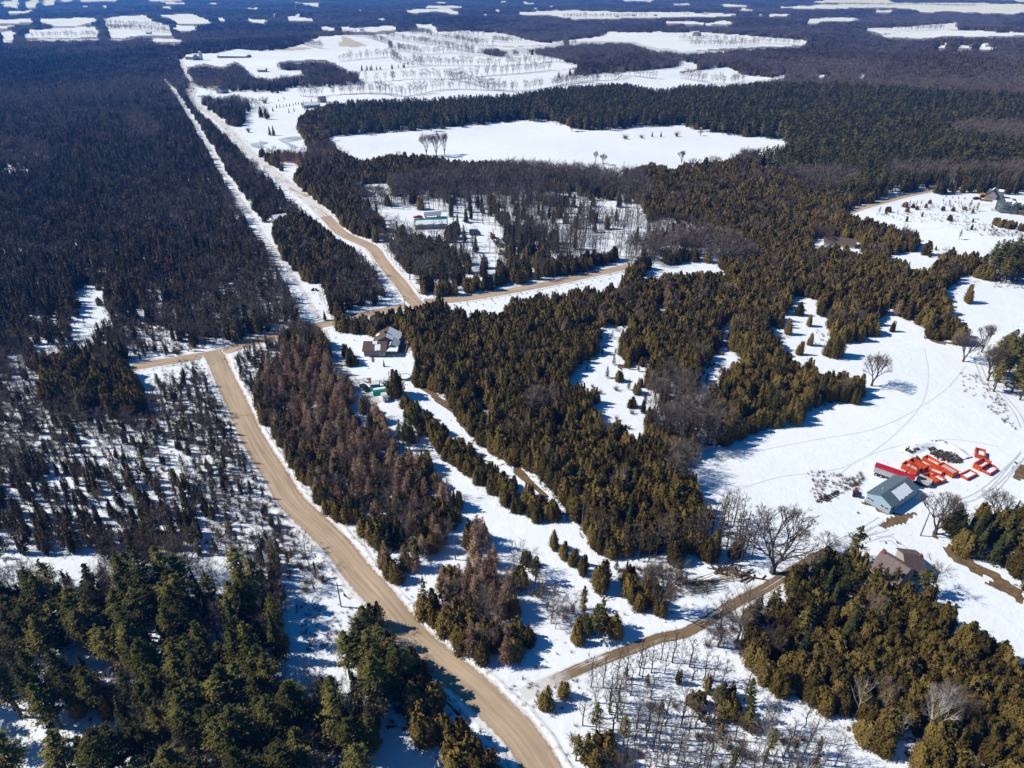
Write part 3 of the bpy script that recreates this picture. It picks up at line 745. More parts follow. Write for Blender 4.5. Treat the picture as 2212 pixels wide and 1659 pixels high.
def g_bare(h, r, g, n1, n2, n3, fork=.28, up=.9, tw=.045, form='round', tk=.016):
    """leafless hardwood: trunk, limbs, branches as tapered prisms, twigs as thin blades"""
    trunk = []; twigs = []; ends = []
    top = h * (.62 if form == 'round' else .93)
    pts_ = [np.array([0, 0, -.4])]; k = 5
    for i in range(1, k + 1):
        pts_.append(np.array([g.normal(0, .012 * h), g.normal(0, .012 * h), top * i / k]))
    rad = lambda z: tk * h * (1 - .82 * max(z, 0) / top) + .02
    for a, b in zip(pts_[:-1], pts_[1:]): trunk.append((a, b, rad(a[2]), rad(b[2])))
    def on(z):
        for a, b in zip(pts_[:-1], pts_[1:]):
            if z <= b[2]: return a + (b - a) * (z - a[2]) / (b[2] - a[2])
        return pts_[-1]
    for i in range(n1):
        t = (i + g.uniform(0, .8)) / n1
        z = top * (fork + (1 - fork) * t); a = i * 2.4 + g.uniform(-.5, .5)
        if form == 'round': L = r * (1.25 - .35 * t) * g.uniform(.8, 1.1); rise = up * (.7 + .9 * t)
        else: L = r * (1.05 - .75 * t) * g.uniform(.7, 1.2); rise = up
        d = np.array([math.cos(a), math.sin(a), rise]); d /= np.linalg.norm(d)
        L = L / max(math.hypot(d[0], d[1]), .35)
        p = on(z); q1 = p + d * L * .5 + g.normal(0, .05 * L, 3); q2 = q1 + (d + np.array([0, 0, .35])) * L * .5 + g.normal(0, .07 * L, 3)
        if q2[2] > h: q2[2] = h * g.uniform(.9, 1)
        rb = rad(z) * .55
        trunk += [(p, q1, rb, rb * .65), (q1, q2, rb * .65, rb * .25)]
        for j in range(n2):
            f = g.uniform(.25, 1.0)
            s = (p + (q1 - p) * f * 2) if f < .5 else (q1 + (q2 - q1) * (f - .5) * 2)
            dd = d + g.normal(0, .55, 3); dd[2] = abs(dd[2]) + .15; dd /= np.linalg.norm(dd)
            l2 = L * g.uniform(.28, .5); e = s + dd * l2
            trunk.append((s, e, rb * .28, rb * .12))
            for m in range(n3):
                s2 = s + (e - s) * g.uniform(.2, 1)
                d3 = dd + g.normal(0, .6, 3); d3[2] += .25; d3 /= np.linalg.norm(d3)
                twigs.append((s2, s2 + d3 * l2 * g.uniform(.5, 1.0)))
    P = np.array([t[0] for t in twigs]); Q = np.array([t[1] for t in twigs])
    D = Q - P; S = np.cross(D, g.normal(0, 1, D.shape)); S /= np.linalg.norm(S, axis=1)[:, None] + 1e-9
    w = tw * g.uniform(.7, 1.4, (len(P), 1))
    # each spray of twigs: a main blade and two side blades
    Vs = []; n = len(P)
    for off, sc in ((0, 1.0), (.28, .7), (.5, .6)):
        A = P + D * off
        Dn = D * sc + (np.cross(S, D) * .0) + (S * np.linalg.norm(D, axis=1)[:, None] * (0 if off == 0 else (.38 if off < .4 else -.38)) * sc)
        Vs.append(np.stack([A - S * w * .5, A + S * w * .5, A + Dn], 1).reshape(-1, 3))
    V = np.concatenate(Vs); F = np.arange(len(V)).reshape(-1, 3)
    return V, F, trunk

def g_larch(h, r, g, n):
    segs = [((0, 0, -.4), (0, 0, h * .97), .013 * h, .02)]
    P = []; Q = []
    for i in range(n):
        t = 1 - math.sqrt(g.uniform(.001, .92)); a = g.uniform(0, 6.28)
        z = h * (.08 + .92 * t); L = r * (1 - t) ** .85 * g.uniform(.7, 1.12) + .12
        e = np.array([math.cos(a) * L, math.sin(a) * L, z + L * g.uniform(-.1, .3)])
        P.append((0, 0, z)); Q.append(e)
        for k in range(5):
            f = g.uniform(.25, 1); s = np.array((0, 0, z)) + (e - np.array((0, 0, z))) * f
            P.append(s); Q.append(s + g.normal(0, .30 * L + .08, 3) + np.array([0, 0, .05]))
    P = np.array(P, float); Q = np.array(Q, float); D = Q - P
    S = np.cross(D, g.normal(0, 1, D.shape)); S /= np.linalg.norm(S, axis=1)[:, None] + 1e-9
    w = .11 * g.uniform(.6, 1.4, (len(P), 1))
    V = np.stack([P - S * w * .5, P + S * w * .5, Q], 1).reshape(-1, 3)
    return V, np.arange(len(V)).reshape(-1, 3), segs

def g_sapling(h, r, g, n):
    """thin swamp conifer with gaps along its stem"""
    t = 1 - g.uniform(0, 1, n) ** .7; wh = np.round(t * 9) / 9 + g.normal(0, .02, n); wh = np.clip(wh, 0, 1)
    ang = g.uniform(0, 6.28, n); rr = r * (1 - wh) ** .6 * np.sqrt(g.uniform(.05, 1, n)) * (1 + .3 * np.sin(3 * ang + wh * 9))
    C = np.stack([rr * np.cos(ang), rr * np.sin(ang), h * (.12 + .88 * wh)], 1)
    Nn = np.stack([np.cos(ang), np.sin(ang), np.full(n, .6)], 1)
    V, F = leaf_tris(C, Nn, .34 * g.uniform(.6, 1.4, n), np.array([0, 0, 1.0]), .6, g)
    return V, F, [((0, 0, -.3), (0, 0, h * .95), .07, .02)]

def g_shrub(h, r, g, n):
    P = []; Q = []
    for i in range(n):
        a = g.uniform(0, 6.28); q = np.array([math.cos(a) * r * g.uniform(.1, 1), math.sin(a) * r * g.uniform(.1, 1), h * g.uniform(.4, 1)])
        b = np.array([g.normal(0, .15), g.normal(0, .15), -.1]); P.append(b); Q.append(q)
        for k in range(4):
            s = b + (q - b) * g.uniform(.3, 1); P.append(s); Q.append(s + g.normal(0, .3 * r, 3) + np.array([0, 0, .25 * h]))
    P = np.array(P); Q = np.array(Q); D = Q - P
    S = np.cross(D, g.normal(0, 1, D.shape)); S /= np.linalg.norm(S, axis=1)[:, None] + 1e-9
    V = np.stack([P - S * .035, P + S * .035, Q], 1).reshape(-1, 3)
    return V, np.arange(len(V)).reshape(-1, 3), []

# kind -> (reference height, builder(lod) -> V,F,segments ; crown material ; trunk material ; variants)
def mk(kind, lod, seed):
    g = np.random.default_rng(seed); q = (1.0, .42)[lod]; big = (1.0, 1.45)[lod]
    if kind in ('cedar', 'cedar_dark'):
        rr = g.uniform(2.0, 2.7) if kind == 'cedar' else g.uniform(1.4, 2.0)
        return g_conifer(9.0, rr, g, int((2000 if kind == 'cedar' else 900) * q), (.38 if kind == 'cedar' else .42) * big, 'cedar' if kind == 'cedar' else 'ragged')
    if kind == 'spruce': return g_conifer(13.0, g.uniform(2.2, 2.9), g, int(1150 * q), .55 * big, 'spruce')
    if kind == 'pine': return g_pine(12.0, g.uniform(2.2, 2.8), g, int(1000 * q), .50 * big, .30, 11)
    if kind == 'bigpine': return g_pine(19.0, g.uniform(2.9, 3.9), g, int(2600 * q), .46 * big, .34, 17)
    if kind == 'bare': return g_bare(10.0, g.uniform(1.9, 2.5), g, (10, 8)[lod], (5, 4)[lod], (6, 5)[lod], .32, 1.5, (.05, .085)[lod], 'round')
    if kind == 'poplar': return g_bare(11.0, 1.5, g, (14, 10)[lod], (3, 3)[lod], (4, 4)[lod], .30, 1.5, (.05, .08)[lod], 'tall', .0135)
    if kind == 'birch': return g_bare(10.0, 2.0, g, 11, 4, 4, .3, 1.7, .04, 'tall', .012)
    if kind == 'larch': return g_larch(10.0, g.uniform(1.7, 2.2), g, int(330 * q))
    if kind == 'sapling': return g_sapling(5.5, g.uniform(.7, 1.1), g, int(300 * q))
    if kind == 'shrub': return g_shrub(1.8, 1.3, g, int(40 * q))
REFH = dict(cedar=9, cedar_dark=9, spruce=13, pine=12, bigpine=19, bare=10, poplar=11, birch=10, larch=10, sapling=5.5, shrub=1.8)
CM = dict(cedar='cedar', cedar_dark='cedar_dark', spruce='spruce', pine='pine', bigpine='pine', bare='twig', poplar='twig', birch='birchtwig', larch='larch', sapling='cedar_dark', shrub='shrub')
TM = dict(birch='birchbark')
NAMES = dict(cedar='cedar_tree', cedar_dark='swamp_cedar', spruce='spruce_tree', pine='pine_tree', bigpine='tall_pine', bare='leafless_tree',
             poplar='leafless_poplar', birch='birch_tree', larch='larch_tree', sapling='conifer_sapling', shrub='bare_shrub')
NVAR = {k: 4 for k in REFH}; NVAR['bigpine'] = 5; NVAR['cedar'] = 5
PROTO = {}      # (kind, lod) -> [(crown mesh, trunk mesh or None, joined mesh)]
for kind in REFH:
    for lod in (0, 1):
        L = []
        for v in range(NVAR[kind] if lod == 0 else 3):
            V, F, segs = mk(kind, lod, hash_ := 1000 * (sorted(REFH).index(kind) + 1) + 10 * v + lod)
            cm = M[CM[kind]]; tm = M[TM.get(kind, 'bark')]
            nseg = 6 if lod == 0 and kind in ('bigpine', 'pine') else (4 if lod == 0 else 3)
            TV, TF = prisms(segs, nseg) if segs else ([], [])
            jV, jF, jM = join([(V, F, 0), (TV, TF, 1)])
            jm = mesh_from(f'{NAMES[kind]}_whole', jV, jF, [cm, tm], fmat=jM)
            if lod == 0:
                c = mesh_from('crown', V, F, [cm]); t = mesh_from('trunk', TV, TF, [tm]) if segs else None
            else: c = t = None
            L.append((c, t, jm))
        PROTO[(kind, lod)] = L
# far clumps: several treetops to one piece, for woods so far off that single trees are a pixel
def clump(kind, seed):
    g = np.random.default_rng(seed); parts = []
    for i in range(7):
        x, y = g.uniform(-.5, .5, 2) * 9
        if kind == 'con':
            h = g.uniform(7, 13); r = g.uniform(1.2, 2.0); n = 26
            t = 1 - np.sqrt(g.uniform(0.01, 1, n)); a = g.uniform(0, 6.28, n); rr = r * (1 - t) ** .7
            C = np.stack([x + rr * np.cos(a), y + rr * np.sin(a), h * (.1 + .9 * t)], 1)
            Nn = np.stack([np.cos(a), np.sin(a), np.full(n, .4)], 1)
            V, F = leaf_tris(C, Nn, 1.5 * g.uniform(.7, 1.3, n), np.array([0, 0, 1.]), .3, g)
            parts.append((V, F, 0))
            cv, cf = core_cone(0, h * .9, lambda z: r * max(0, 1 - z / h) ** .6, g, 5, 3, .8)
            parts.append(([(p + x, q + y, s) for p, q, s in cv], cf, 0))
        else:
            h = g.uniform(8, 12); r = g.uniform(1.6, 2.6); n = 34
            u = g.normal(0, 1, (n, 3)); u /= np.linalg.norm(u, axis=1)[:, None]; u *= g.uniform(.5, 1, (n, 1)) ** .5
            C = u * np.array([r, r, h * .36]) + np.array([x, y, h * .64])
            V, F = leaf_tris(C, u + np.array([0, 0, .2]), .95 * g.uniform(.6, 1.5, n), u + np.array([0, 0, .8]), .6, g)
            parts.append((V, F, 0))
            tv, tf = prisms([((x, y, 0), (x, y, h * .7), .16, .08)], 3); parts.append((tv, tf, 1))
    V, F, Mi = join(parts)
    return mesh_from('far_clump', V, F, [M['cedar_dark'] if kind == 'con' else M['twig_far'], M['bark']], fmat=Mi)
CLUMP = {'con': [clump('con', 51 + i) for i in range(4)], 'dec': [clump('dec', 71 + i) for i in range(4)]}

# ------------------------------------------------------------------ where every tree stands
def scatter():
    out = []    # dict arrays: x, y, area, d
    def cand(d0, d1, s):
        # jittered grid over the wedge in view
        ys = np.arange(0, d1 + s, s); xs = np.arange(-d1, d1 + s, s)
        X, Y = np.meshgrid(xs, ys)
        X = X + rng.uniform(-.46, .46, X.shape) * s; Y = Y + rng.uniform(-.46, .46, Y.shape) * s
        X = X.ravel(); Y = Y.ravel(); D = np.hypot(X, Y)
        m = (D >= d0) & (D < d1) & (np.abs(X) < .82 * Y + 60)
        return X[m], Y[m]
    rings = [(30, 620, 2.2, 0), (620, 1100, 4.2, 1)]
    d = 1100.0
    while d < 6500:
        rings.append((d, d * 1.12, .0050 * d, 2)); d *= 1.12
    for d0, d1, s, mode in rings:
        X, Y = cand(d0, d1, s); Z = hgt(X, Y)
        px, py, dep = proj(X, Y, Z)
        m = (dep > 20) & (px > -180) & (px < 2392) & (py < 2050) & (py > -190)
        X, Y, Z, px, py, dep = (q[m] for q in (X, Y, Z, px, py, dep))
        j = 3.0 if mode < 2 else .8
        A = lab_at(px + rng.normal(0, j, len(px)), py + rng.normal(0, j * .6, len(px)))
        m = A > 0
        X, Y, Z, px, py, dep, A = (q[m] for q in (X, Y, Z, px, py, dep, A))
        out.append((X, Y, Z, px, py, dep, A, np.full(len(X), s), np.full(len(X), mode)))
    return [np.concatenate(q) for q in zip(*out)]
TX, TY, TZ, TPX, TPY, TDEP, TA, TS, TMODE = scatter()
n = len(TX)
lowf = (np.sin(TX / 19 + 2 * np.sin(TY / 31)) * np.cos(TY / 23 + np.sin(TX / 41)) + .6 * np.sin(TX / 7.3 + TY / 9.1) * np.cos(TX / 11.7 - TY / 6.9))
U1, U2, U3, U4 = rng.uniform(0, 1, (4, n))
keep = np.zeros(n, bool); KIND = np.full(n, -1); HT = np.zeros(n); LIT = np.zeros(n)
KINDS_ = sorted(REFH)
for ai, (typ, ph, poly) in enumerate(AREAS):
    if typ == 'open': continue
    sp, mix, lit = RECIPES[typ]
    I = np.nonzero(TA == ai + 1)[0]
    if len(I) == 0: continue
    p = np.minimum(1, (TS[I] / sp) ** 2)
    if typ in ('scrub', 'scrubd', 'band'):
        p = p * np.clip(1.05 + .5 * lowf[I], .5, 1.5)
    elif typ in ('scrubl', 'shrubby', 'sparse', 'juniper', 'decthin', 'mixmid', 'cedarmix', 'camp'):
        p = p * np.clip(1 + .75 * lowf[I], .12, 1.9)
    elif typ in ('mixdark', 'fmix', 'pineB'):
        p = p * np.clip(1.12 + .35 * lowf[I], .3, 1)
    p = np.where(TMODE[I] == 2, np.where(sp > 6, .3, 1), p)
    keep[I] = U1[I] < p
    w = np.array([m[1] for m in mix]); 
    W = np.tile(w, (len(I), 1)).astype(float)
    if len(mix) > 1:       # the kinds keep company: one is commoner here, another there
        f = np.sin(TX[I] / 27 + ai) * np.cos(TY[I] / 35 + .5 * ai)
        g2 = np.sin(TX[I] / 130 + 1.7 * np.sin(TY[I] / 210)) + np.cos(TY[I] / 150 + 1.3 * np.sin(TX[I] / 170)) + .7 * np.sin(TX[I] / 47 - TY[I] / 75)
        hard = np.array([m[0] in ('bare', 'poplar') for m in mix])
        if typ in ('fmix', 'fdec', 'mixdark', 'decU'): W[:, hard] *= np.exp((1.5 if typ != 'mixdark' else .8) * g2)[:, None]
        if typ != 'cedar': W[:, 0] *= np.exp(.8 * f); W[:, 1] *= np.exp(-.8 * f)
    W = np.cumsum(W / W.sum(1)[:, None], 1)
    k = (U2[I][:, None] > W).sum(1).clip(0, len(mix) - 1)
    KIND[I] = np.array([KINDS_.index(m[0]) for m in mix])[k]
    h0 = np.array([m[2] for m in mix])[k]; h1 = np.array([m[3] for m in mix])[k]
    HT[I] = (h0 + (h1 - h0) * (.5 * U3[I] + .5 * U4[I])) * (1 + .10 * np.sin(TX[I] / 31 + np.sin(TY[I] / 17)) * np.cos(TY[I] / 26))
    if typ in ('cedar', 'larch', 'mixdark'): keep[I] &= (np.sin(TX[I] / 8.3 + 1.9 * np.sin(TY[I] / 11.0)) * np.cos(TY[I] / 9.7 + 1.3 * np.sin(TX[I] / 14.0)) < .90) | (U4[I] < .2)
    LIT[I] = lit
# the tops must stay inside the traced outlines
inside_ = np.ones(n, bool)
SOFT = [i + 1 for i, a in enumerate(AREAS) if a[0] in ('larch', 'cedarmix', 'mixmid', 'pineG2', 'scrubl')]
SIDE = np.where(np.isin(KIND, [KINDS_.index('bigpine')]), 2.4, 1.3) * FOC / np.maximum(TDEP, 1)
for fr, sd in ((.22, 0), (.45, 1), (.45, -1), (.68, 0), (.85, 0)):
    tpx, tpy, _ = proj(TX, TY, TZ + HT * fr * np.where(TMODE == 2, 1.4, 1.0)); inside_ &= (lab_at(tpx + sd * SIDE, tpy) > 0) | (np.isin(TA, SOFT) if (fr > .7 or sd) else False)
keep &= inside_ | (np.isin(TA, [i + 1 for i, a in enumerate(AREAS) if a[0] in ('camp', 'poplars', 'decthin', 'pinegap', 'spruceD', 'band', 'pinetip', 'sparse', 'yard', 'juniper', 'scrub', 'scrubl', 'sparseF', 'pineT')]))
crown = np.where(np.isin(KIND, [KINDS_.index('bigpine')]), 4.2, np.where(np.isin(KIND, [KINDS_.index('sapling'), KINDS_.index('shrub')]), .8, 1.5))
near = TMODE < 2
ok = np.ones(n, bool)
ok[near] = way_clear(TX[near], TY[near], crown[near])
keep &= ok
for bv, bx, by, rad_ in (('A',640,760,13),('A',600,1560,8),('B',1050,560,11),('B',1080,1300,5),('C',750,300,11),('C',750,380,13),('C',640,340,9),('C',760,190,6),('C',1280,400,5),('E',1830,250,9),('E',2080,430,14),('V2',1410,1055,8),('V1',1215,965,6),('A',950,440,24),('A',1650,380,14),('A',880,1500,7)):
    q_ = at(bx, by, bv); keep &= np.hypot(TX - q_.x, TY - q_.y) > rad_
TREES = dict(x=TX[keep], y=TY[keep], z=TZ[keep], h=HT[keep], k=KIND[keep], a=TA[keep], px=TPX[keep], py=TPY[keep], dep=TDEP[keep], s=TS[keep], mode=TMODE[keep], lit=LIT[keep])
print('trees', keep.sum(), {K: int((TREES['k'] == i).sum()) for i, K in enumerate(KINDS_)}, 'far', int((TREES['mode'] == 2).sum()))

# hedgerows of bare trees across the far fields
HX = []
for kind, s in HEDGEROWS:
    L = [at(x, y) for x, y in pts(s)]
    P = []
    for a, b in zip(L[:-1], L[1:]):
        m = max(1, int((b - a).length / 4.2))
        for i in range(m):
            if rnd.random() < .2: continue
            q = a + (b - a) * ((i + rnd.random()) / m)
            P.append((q.x + rnd.gauss(0, 1.2), q.y + rnd.gauss(0, 1.2), kind))
    HX += P
# ------------------------------------------------------------------ ground cover under the trees, as a density grid
GX0, GX1, GY0, GY1, GC = -700, 700, 20, 1150, 3.0
gw, gh_ = int((GX1 - GX0) / GC), int((GY1 - GY0) / GC)
LITG = np.zeros((gh_, gw))
T = TREES
ii = ((T['x'] - GX0) / GC).astype(int); jj = ((T['y'] - GY0) / GC).astype(int)
mm = (ii >= 0) & (ii < gw) & (jj >= 0) & (jj < gh_)
np.maximum.at(LITG, (jj[mm], ii[mm]), T['lit'][mm])
def blur(a):
    b = a.copy()
    for ax in (0, 1): b = (np.roll(b, 1, ax) + 2 * b + np.roll(b, -1, ax)) / 4
    return b
LITG = blur(blur(LITG))
# ------------------------------------------------------------------ ground: one sheet to the horizon
DIRT_TXT = '''
1|A 520,1010 600,985 700,960 800,940 900,930 940,940 930,965 860,990 800,1010 840,1020 760,1060 640,1100 560,1120 470,1105 430,1090 500,1060 540,1030
1|A 300,790 250,790 262,815 380,870 520,950 540,968 590,960 580,945 440,850
1|A 210,935 260,950 330,1000 300,990 240,965
1|A 640,940 720,935 720,955 620,962
1|A 180,1300 240,1285 340,1280 300,1295 230,1325
1|A 670,1280 720,1285 740,1310 710,1305
1|A 520,1270 560,1285 600,1300 560,1300
1|A 1240,1350 1290,1320 1380,1330 1420,1400 1500,1480 1600,1520 1700,1590 1800,1659 1640,1659 1560,1600 1450,1560 1360,1500 1290,1430 1240,1390
1|A 1060,1172 1130,1178 1190,1228 1150,1230 1075,1195
1|A 2070,420 2110,350 2196,345 2300,360 2300,590 2160,540 2060,520
1|A 1960,960 1040,975 1030,990 960,985
1|B 1670,1150 1900,1150 2000,1080 2050,1150 2000,1220 1700,1225
1|B 940,690 1010,690 1000,740 960,800 930,790
1|B 840,1070 900,1050 940,1080 930,1120 880,1110
1|B 810,1125 940,1130 920,1155 830,1145
1|B 860,1290 930,1330 970,1380 960,1400 900,1360
1|B 880,1170 940,1190 930,1240 890,1220
1|B 390,790 440,800 545,905 530,915 450,860 380,830
1|V3 1790,590 1850,600 1900,650 1960,690 2010,760 2100,830 2212,920 V4 60,985 160,1080 150,1095 40,1010 0,975 V3 2212,950 2090,870 2000,790 1950,720 1900,690 1850,640 1790,605
1|V4 1780,388 1840,400 1940,425 1930,436 1840,418 1785,402
1|V4 1330,455 1400,478 1380,488 1340,470
1|V4 450,515 480,510 520,535 470,535
1|V6 1860,200 1900,180 1960,220 2000,260 2100,310 2180,370 2212,390 2212,450 2140,400 2040,350 2100,340 2000,310 1900,240
2|V6 860,300 940,290 1010,300 1050,340 1010,360 940,340 900,330
2|S2 0,232 60,245 160,290 190,298 100,312 20,300 0,306
2|S1 1740,318 1900,310 2000,308 2060,318 1950,326 1800,330
2|S2 940,290 1140,300 1330,290 1480,270 1480,278 1300,298 1140,310 960,300
2|E 1780,390 1860,385 1920,430 1960,460 1900,440 1800,410
1|E 1700,275 1860,290 1800,305 1700,295
2|V4 1380,1010 1420,1020 1400,1040 1380,1030
1|C 1540,480 1640,520 1640,560 1560,540
1|C 1570,590 1700,600 1760,600 1650,640 1600,650
1|C 190,790 260,830 360,890 450,960 560,1060 640,1120 620,1128 540,1070 440,980 330,900 220,830
2|V3 1200,830 1260,860 1300,930 1320,1000 1260,960 1210,900
'''
DG = np.zeros((LH * 2, LW * 2), np.int16)
for ln in DIRT_TXT.strip().splitlines():
    c, p = ln.split('|'); raster(pts(p), DG, int(c), LX0, LY0, LS / 2)
def build_ground():
    th = np.concatenate([np.linspace(-180, -52, 40)[:-1], np.arange(-52, 52.01, .26), np.linspace(52, 180, 40)[1:]])
    th = np.radians(th[:-1])
    rr = [12.0]
    while rr[-1] < 10500:
        r = rr[-1]
        rr.append(r * (1.05 if r < 40 else (1.0062 if r < 1300 else (1.012 if r < 6000 else 1.12))))
    rr = np.array(rr)
    Tt, Rr = np.meshgrid(th, rr)
    X = (Rr * np.sin(Tt)).ravel(); Y = (Rr * np.cos(Tt)).ravel()
    Z = hgt(X, Y)
    nt_, nr = len(th), len(rr)
    V = np.stack([X, Y, Z], 1)
    V = np.vstack([V, [[0, 0, float(hgt(0, 0))]]])
    a = np.arange(nt_); b = (a + 1) % nt_
    J = np.arange(nr - 1)[:, None] * nt_
    Q = np.stack([J + a, J + b, J + nt_ + b, J + nt_ + a], -1).reshape(-1, 4)[:, ::-1]
    me = bpy.data.meshes.new('ground')
    tri = np.stack([np.full(nt_, len(V) - 1), a, b], 1)[:, ::-1]
    nv = len(V); nf = len(Q) + len(tri)
    me.vertices.add(nv); me.vertices.foreach_set('co', V.ravel().astype(np.float32))
    loops = np.concatenate([Q.ravel(), tri.ravel()])
    me.loops.add(len(loops)); me.loops.foreach_set('vertex_index', loops.astype(np.int32))
    starts = np.concatenate([np.arange(len(Q)) * 4, len(Q) * 4 + np.arange(len(tri)) * 3])
    me.polygons.add(nf); me.polygons.foreach_set('loop_start', starts.astype(np.int32))
    me.polygons.foreach_set('use_smooth', np.ones(nf, bool))
    me.update(calc_edges=True)
    # what covers it: litter under trees, bare dirt, dry grass
    cov = np.zeros((nv, 4), np.float32); cov[:, 3] = 1
    i = ((V[:, 0] - GX0) / GC).astype(int); j = ((V[:, 1] - GY0) / GC).astype(int)
    m = (i >= 0) & (i < gw) & (j >= 0) & (j < gh_)
    cov[m, 0] = LITG[j[m], i[m]]
    px, py, dep = proj(V[:, 0], V[:, 1], V[:, 2])
    vis = (dep > 10) & (np.abs(px - 1106) < 1400) & (py > -190) & (py < 1950)
    far = vis & ~m
    A = lab_at(px, py)
    lit = np.array([0] + [RECIPES[a[0]][2] for a in AREAS])
    cov[far, 0] = lit[A[far]]
    s = LS / 2
    ix = np.clip(((px - LX0) / s).astype(int), 0, DG.shape[1] - 1); iy = np.clip(((py - LY0) / s).astype(int), 0, DG.shape[0] - 1)
    dgv = np.where(vis, DG[iy, ix], 0)
    cov[dgv == 1, 1] = 1; cov[dgv == 2, 2] = 1
    ca = me.color_attributes.new('cover', 'FLOAT_COLOR', 'POINT')
    ca.data.foreach_set('color', cov.ravel())
    m_, nt, b_ = newmat('snowy_ground')
    geo = nd(nt, 'ShaderNodeNewGeometry'); pos = geo.outputs['Position']
    at_ = nd(nt, 'ShaderNodeAttribute', attribute_name='cover')
    sep = nd(nt, 'ShaderNodeSeparateColor'); nt.links.new(at_.outputs['Color'], sep.inputs[0])
    n1 = noise(nt, .55, 5, pos, .65); n2 = noise(nt, .09, 4, pos)
    snow = snow_color(nt, pos)
    soil = ramp(nt, noise(nt, 1.3, 4, pos), [(.3, (.045, .030, .018)), (.7, (.115, .075, .043))])
    mud = ramp(nt, n1, [(.3, (.085, .055, .028)), (.7, (.22, .145, .075))])
    dry = ramp(nt, n1, [(.3, (.42, .36, .29)), (.7, (.62, .57, .50))])
    # litter: patchy, more of it where the trees are thick
    v = math_(nt, 'ADD', math_(nt, 'MULTIPLY', sep.outputs[0], 1.0), math_(nt, 'MULTIPLY', math_(nt, 'SUBTRACT', n1, .5), 1.5))
    fl = math_(nt, 'MULTIPLY', mapr(nt, v, .34, .56), mapr(nt, sep.outputs[0], .02, .15))
    vd = math_(nt, 'ADD', sep.outputs[1], math_(nt, 'MULTIPLY', math_(nt, 'SUBTRACT', n1, .5), 1.6))
    fd = math_(nt, 'MULTIPLY', mapr(nt, vd, .42, .62), mapr(nt, sep.outputs[1], .02, .3))
    vg = math_(nt, 'ADD', sep.outputs[2], math_(nt, 'MULTIPLY', math_(nt, 'SUBTRACT', n1, .5), 1.2))
    fg = math_(nt, 'MULTIPLY', mapr(nt, vg, .45, .9), mapr(nt, sep.outputs[2], .02, .5))
    c = mixc(nt, fg, snow, dry); c = mixc(nt, fl, c, soil); c = mixc(nt, fd, c, mud)
    # stubble and grass blades poking through the snow in thin streaks
    wv = nd(nt, 'ShaderNodeTexVoronoi'); wv.inputs['Scale'].default_value = .33; nt.links.new(pos, wv.inputs['Vector'])
    st = math_(nt, 'MULTIPLY', math_(nt, 'SUBTRACT', 1.0, mapr(nt, wv.outputs['Distance'], .05, .16)), mapr(nt, n2, .50, .64))
    c = mixc(nt, math_(nt, 'MULTIPLY', st, .55), c, (.30, .23, .16))
    nt.links.new(c, b_.inputs['Base Color'])
    b_.inputs['Roughness'].default_value = .75; b_.inputs['Specular IOR Level'].default_value = .2
    bp = nd(nt, 'ShaderNodeBump'); bp.inputs['Strength'].default_value = .5; bp.inputs['Distance'].default_value = .8
    hh = math_(nt, 'ADD', math_(nt, 'MULTIPLY', noise(nt, .06, 5, pos, .6), 1.6), math_(nt, 'MULTIPLY', noise(nt, .8, 4, pos), .26))
    nt.links.new(hh, bp.inputs['Height']); nt.links.new(bp.outputs[0], b_.inputs['Normal'])
    me.materials.append(m_)
    return tag(link('ground', me), 'snow-covered ground with brown litter under the woods', None, None, 'structure')
ground = build_ground()

# ------------------------------------------------------------------ roads, trail, ditch: strips that follow the ground
def strip(name, line, width, mat, lift, nx=10, wob=0.0, label=None, kind='structure', parent=None, crown=0.0):
    V = []; F = []; UV = []
    g = random.Random(hash(name) % 1000 if False else len(name))
    L = line; dist = 0; n = len(L)
    for i, p in enumerate(L):
        a = L[max(i-1, 0)]; b = L[min(i+1, n-1)]; d = (b - a).normalized(); s = Vector((d.y, -d.x, 0))
        if i: dist += (L[i] - L[i-1]).length
        wl = width * (1 + wob * g.uniform(-1, 1)); off = wob * width * g.uniform(-.6, .6)
        for j in range(nx + 1):
            u = j / nx; q = p + s * ((u - .5) * wl + off)
            V.append((q.x, q.y, float(hgt(q.x, q.y)) + lift + crown * (1 - (2 * u - 1) ** 2))); UV.append((u, dist))
    for i in range(n - 1):
        for j in range(nx):
            a = i * (nx + 1) + j; F.append((a, a + 1, a + nx + 2, a + nx + 1))
    me = mesh_from(name, V, F, [mat], True)
    uv = me.uv_layers.new(name='UVMap')
    li = np.zeros(len(me.loops), np.int32); me.loops.foreach_get('vertex_index', li)
    uv.data.foreach_set('uv', np.array(UV, np.float32)[li].ravel())
    o = link(name, me, parent)
    return tag(o, label, None, None, kind)
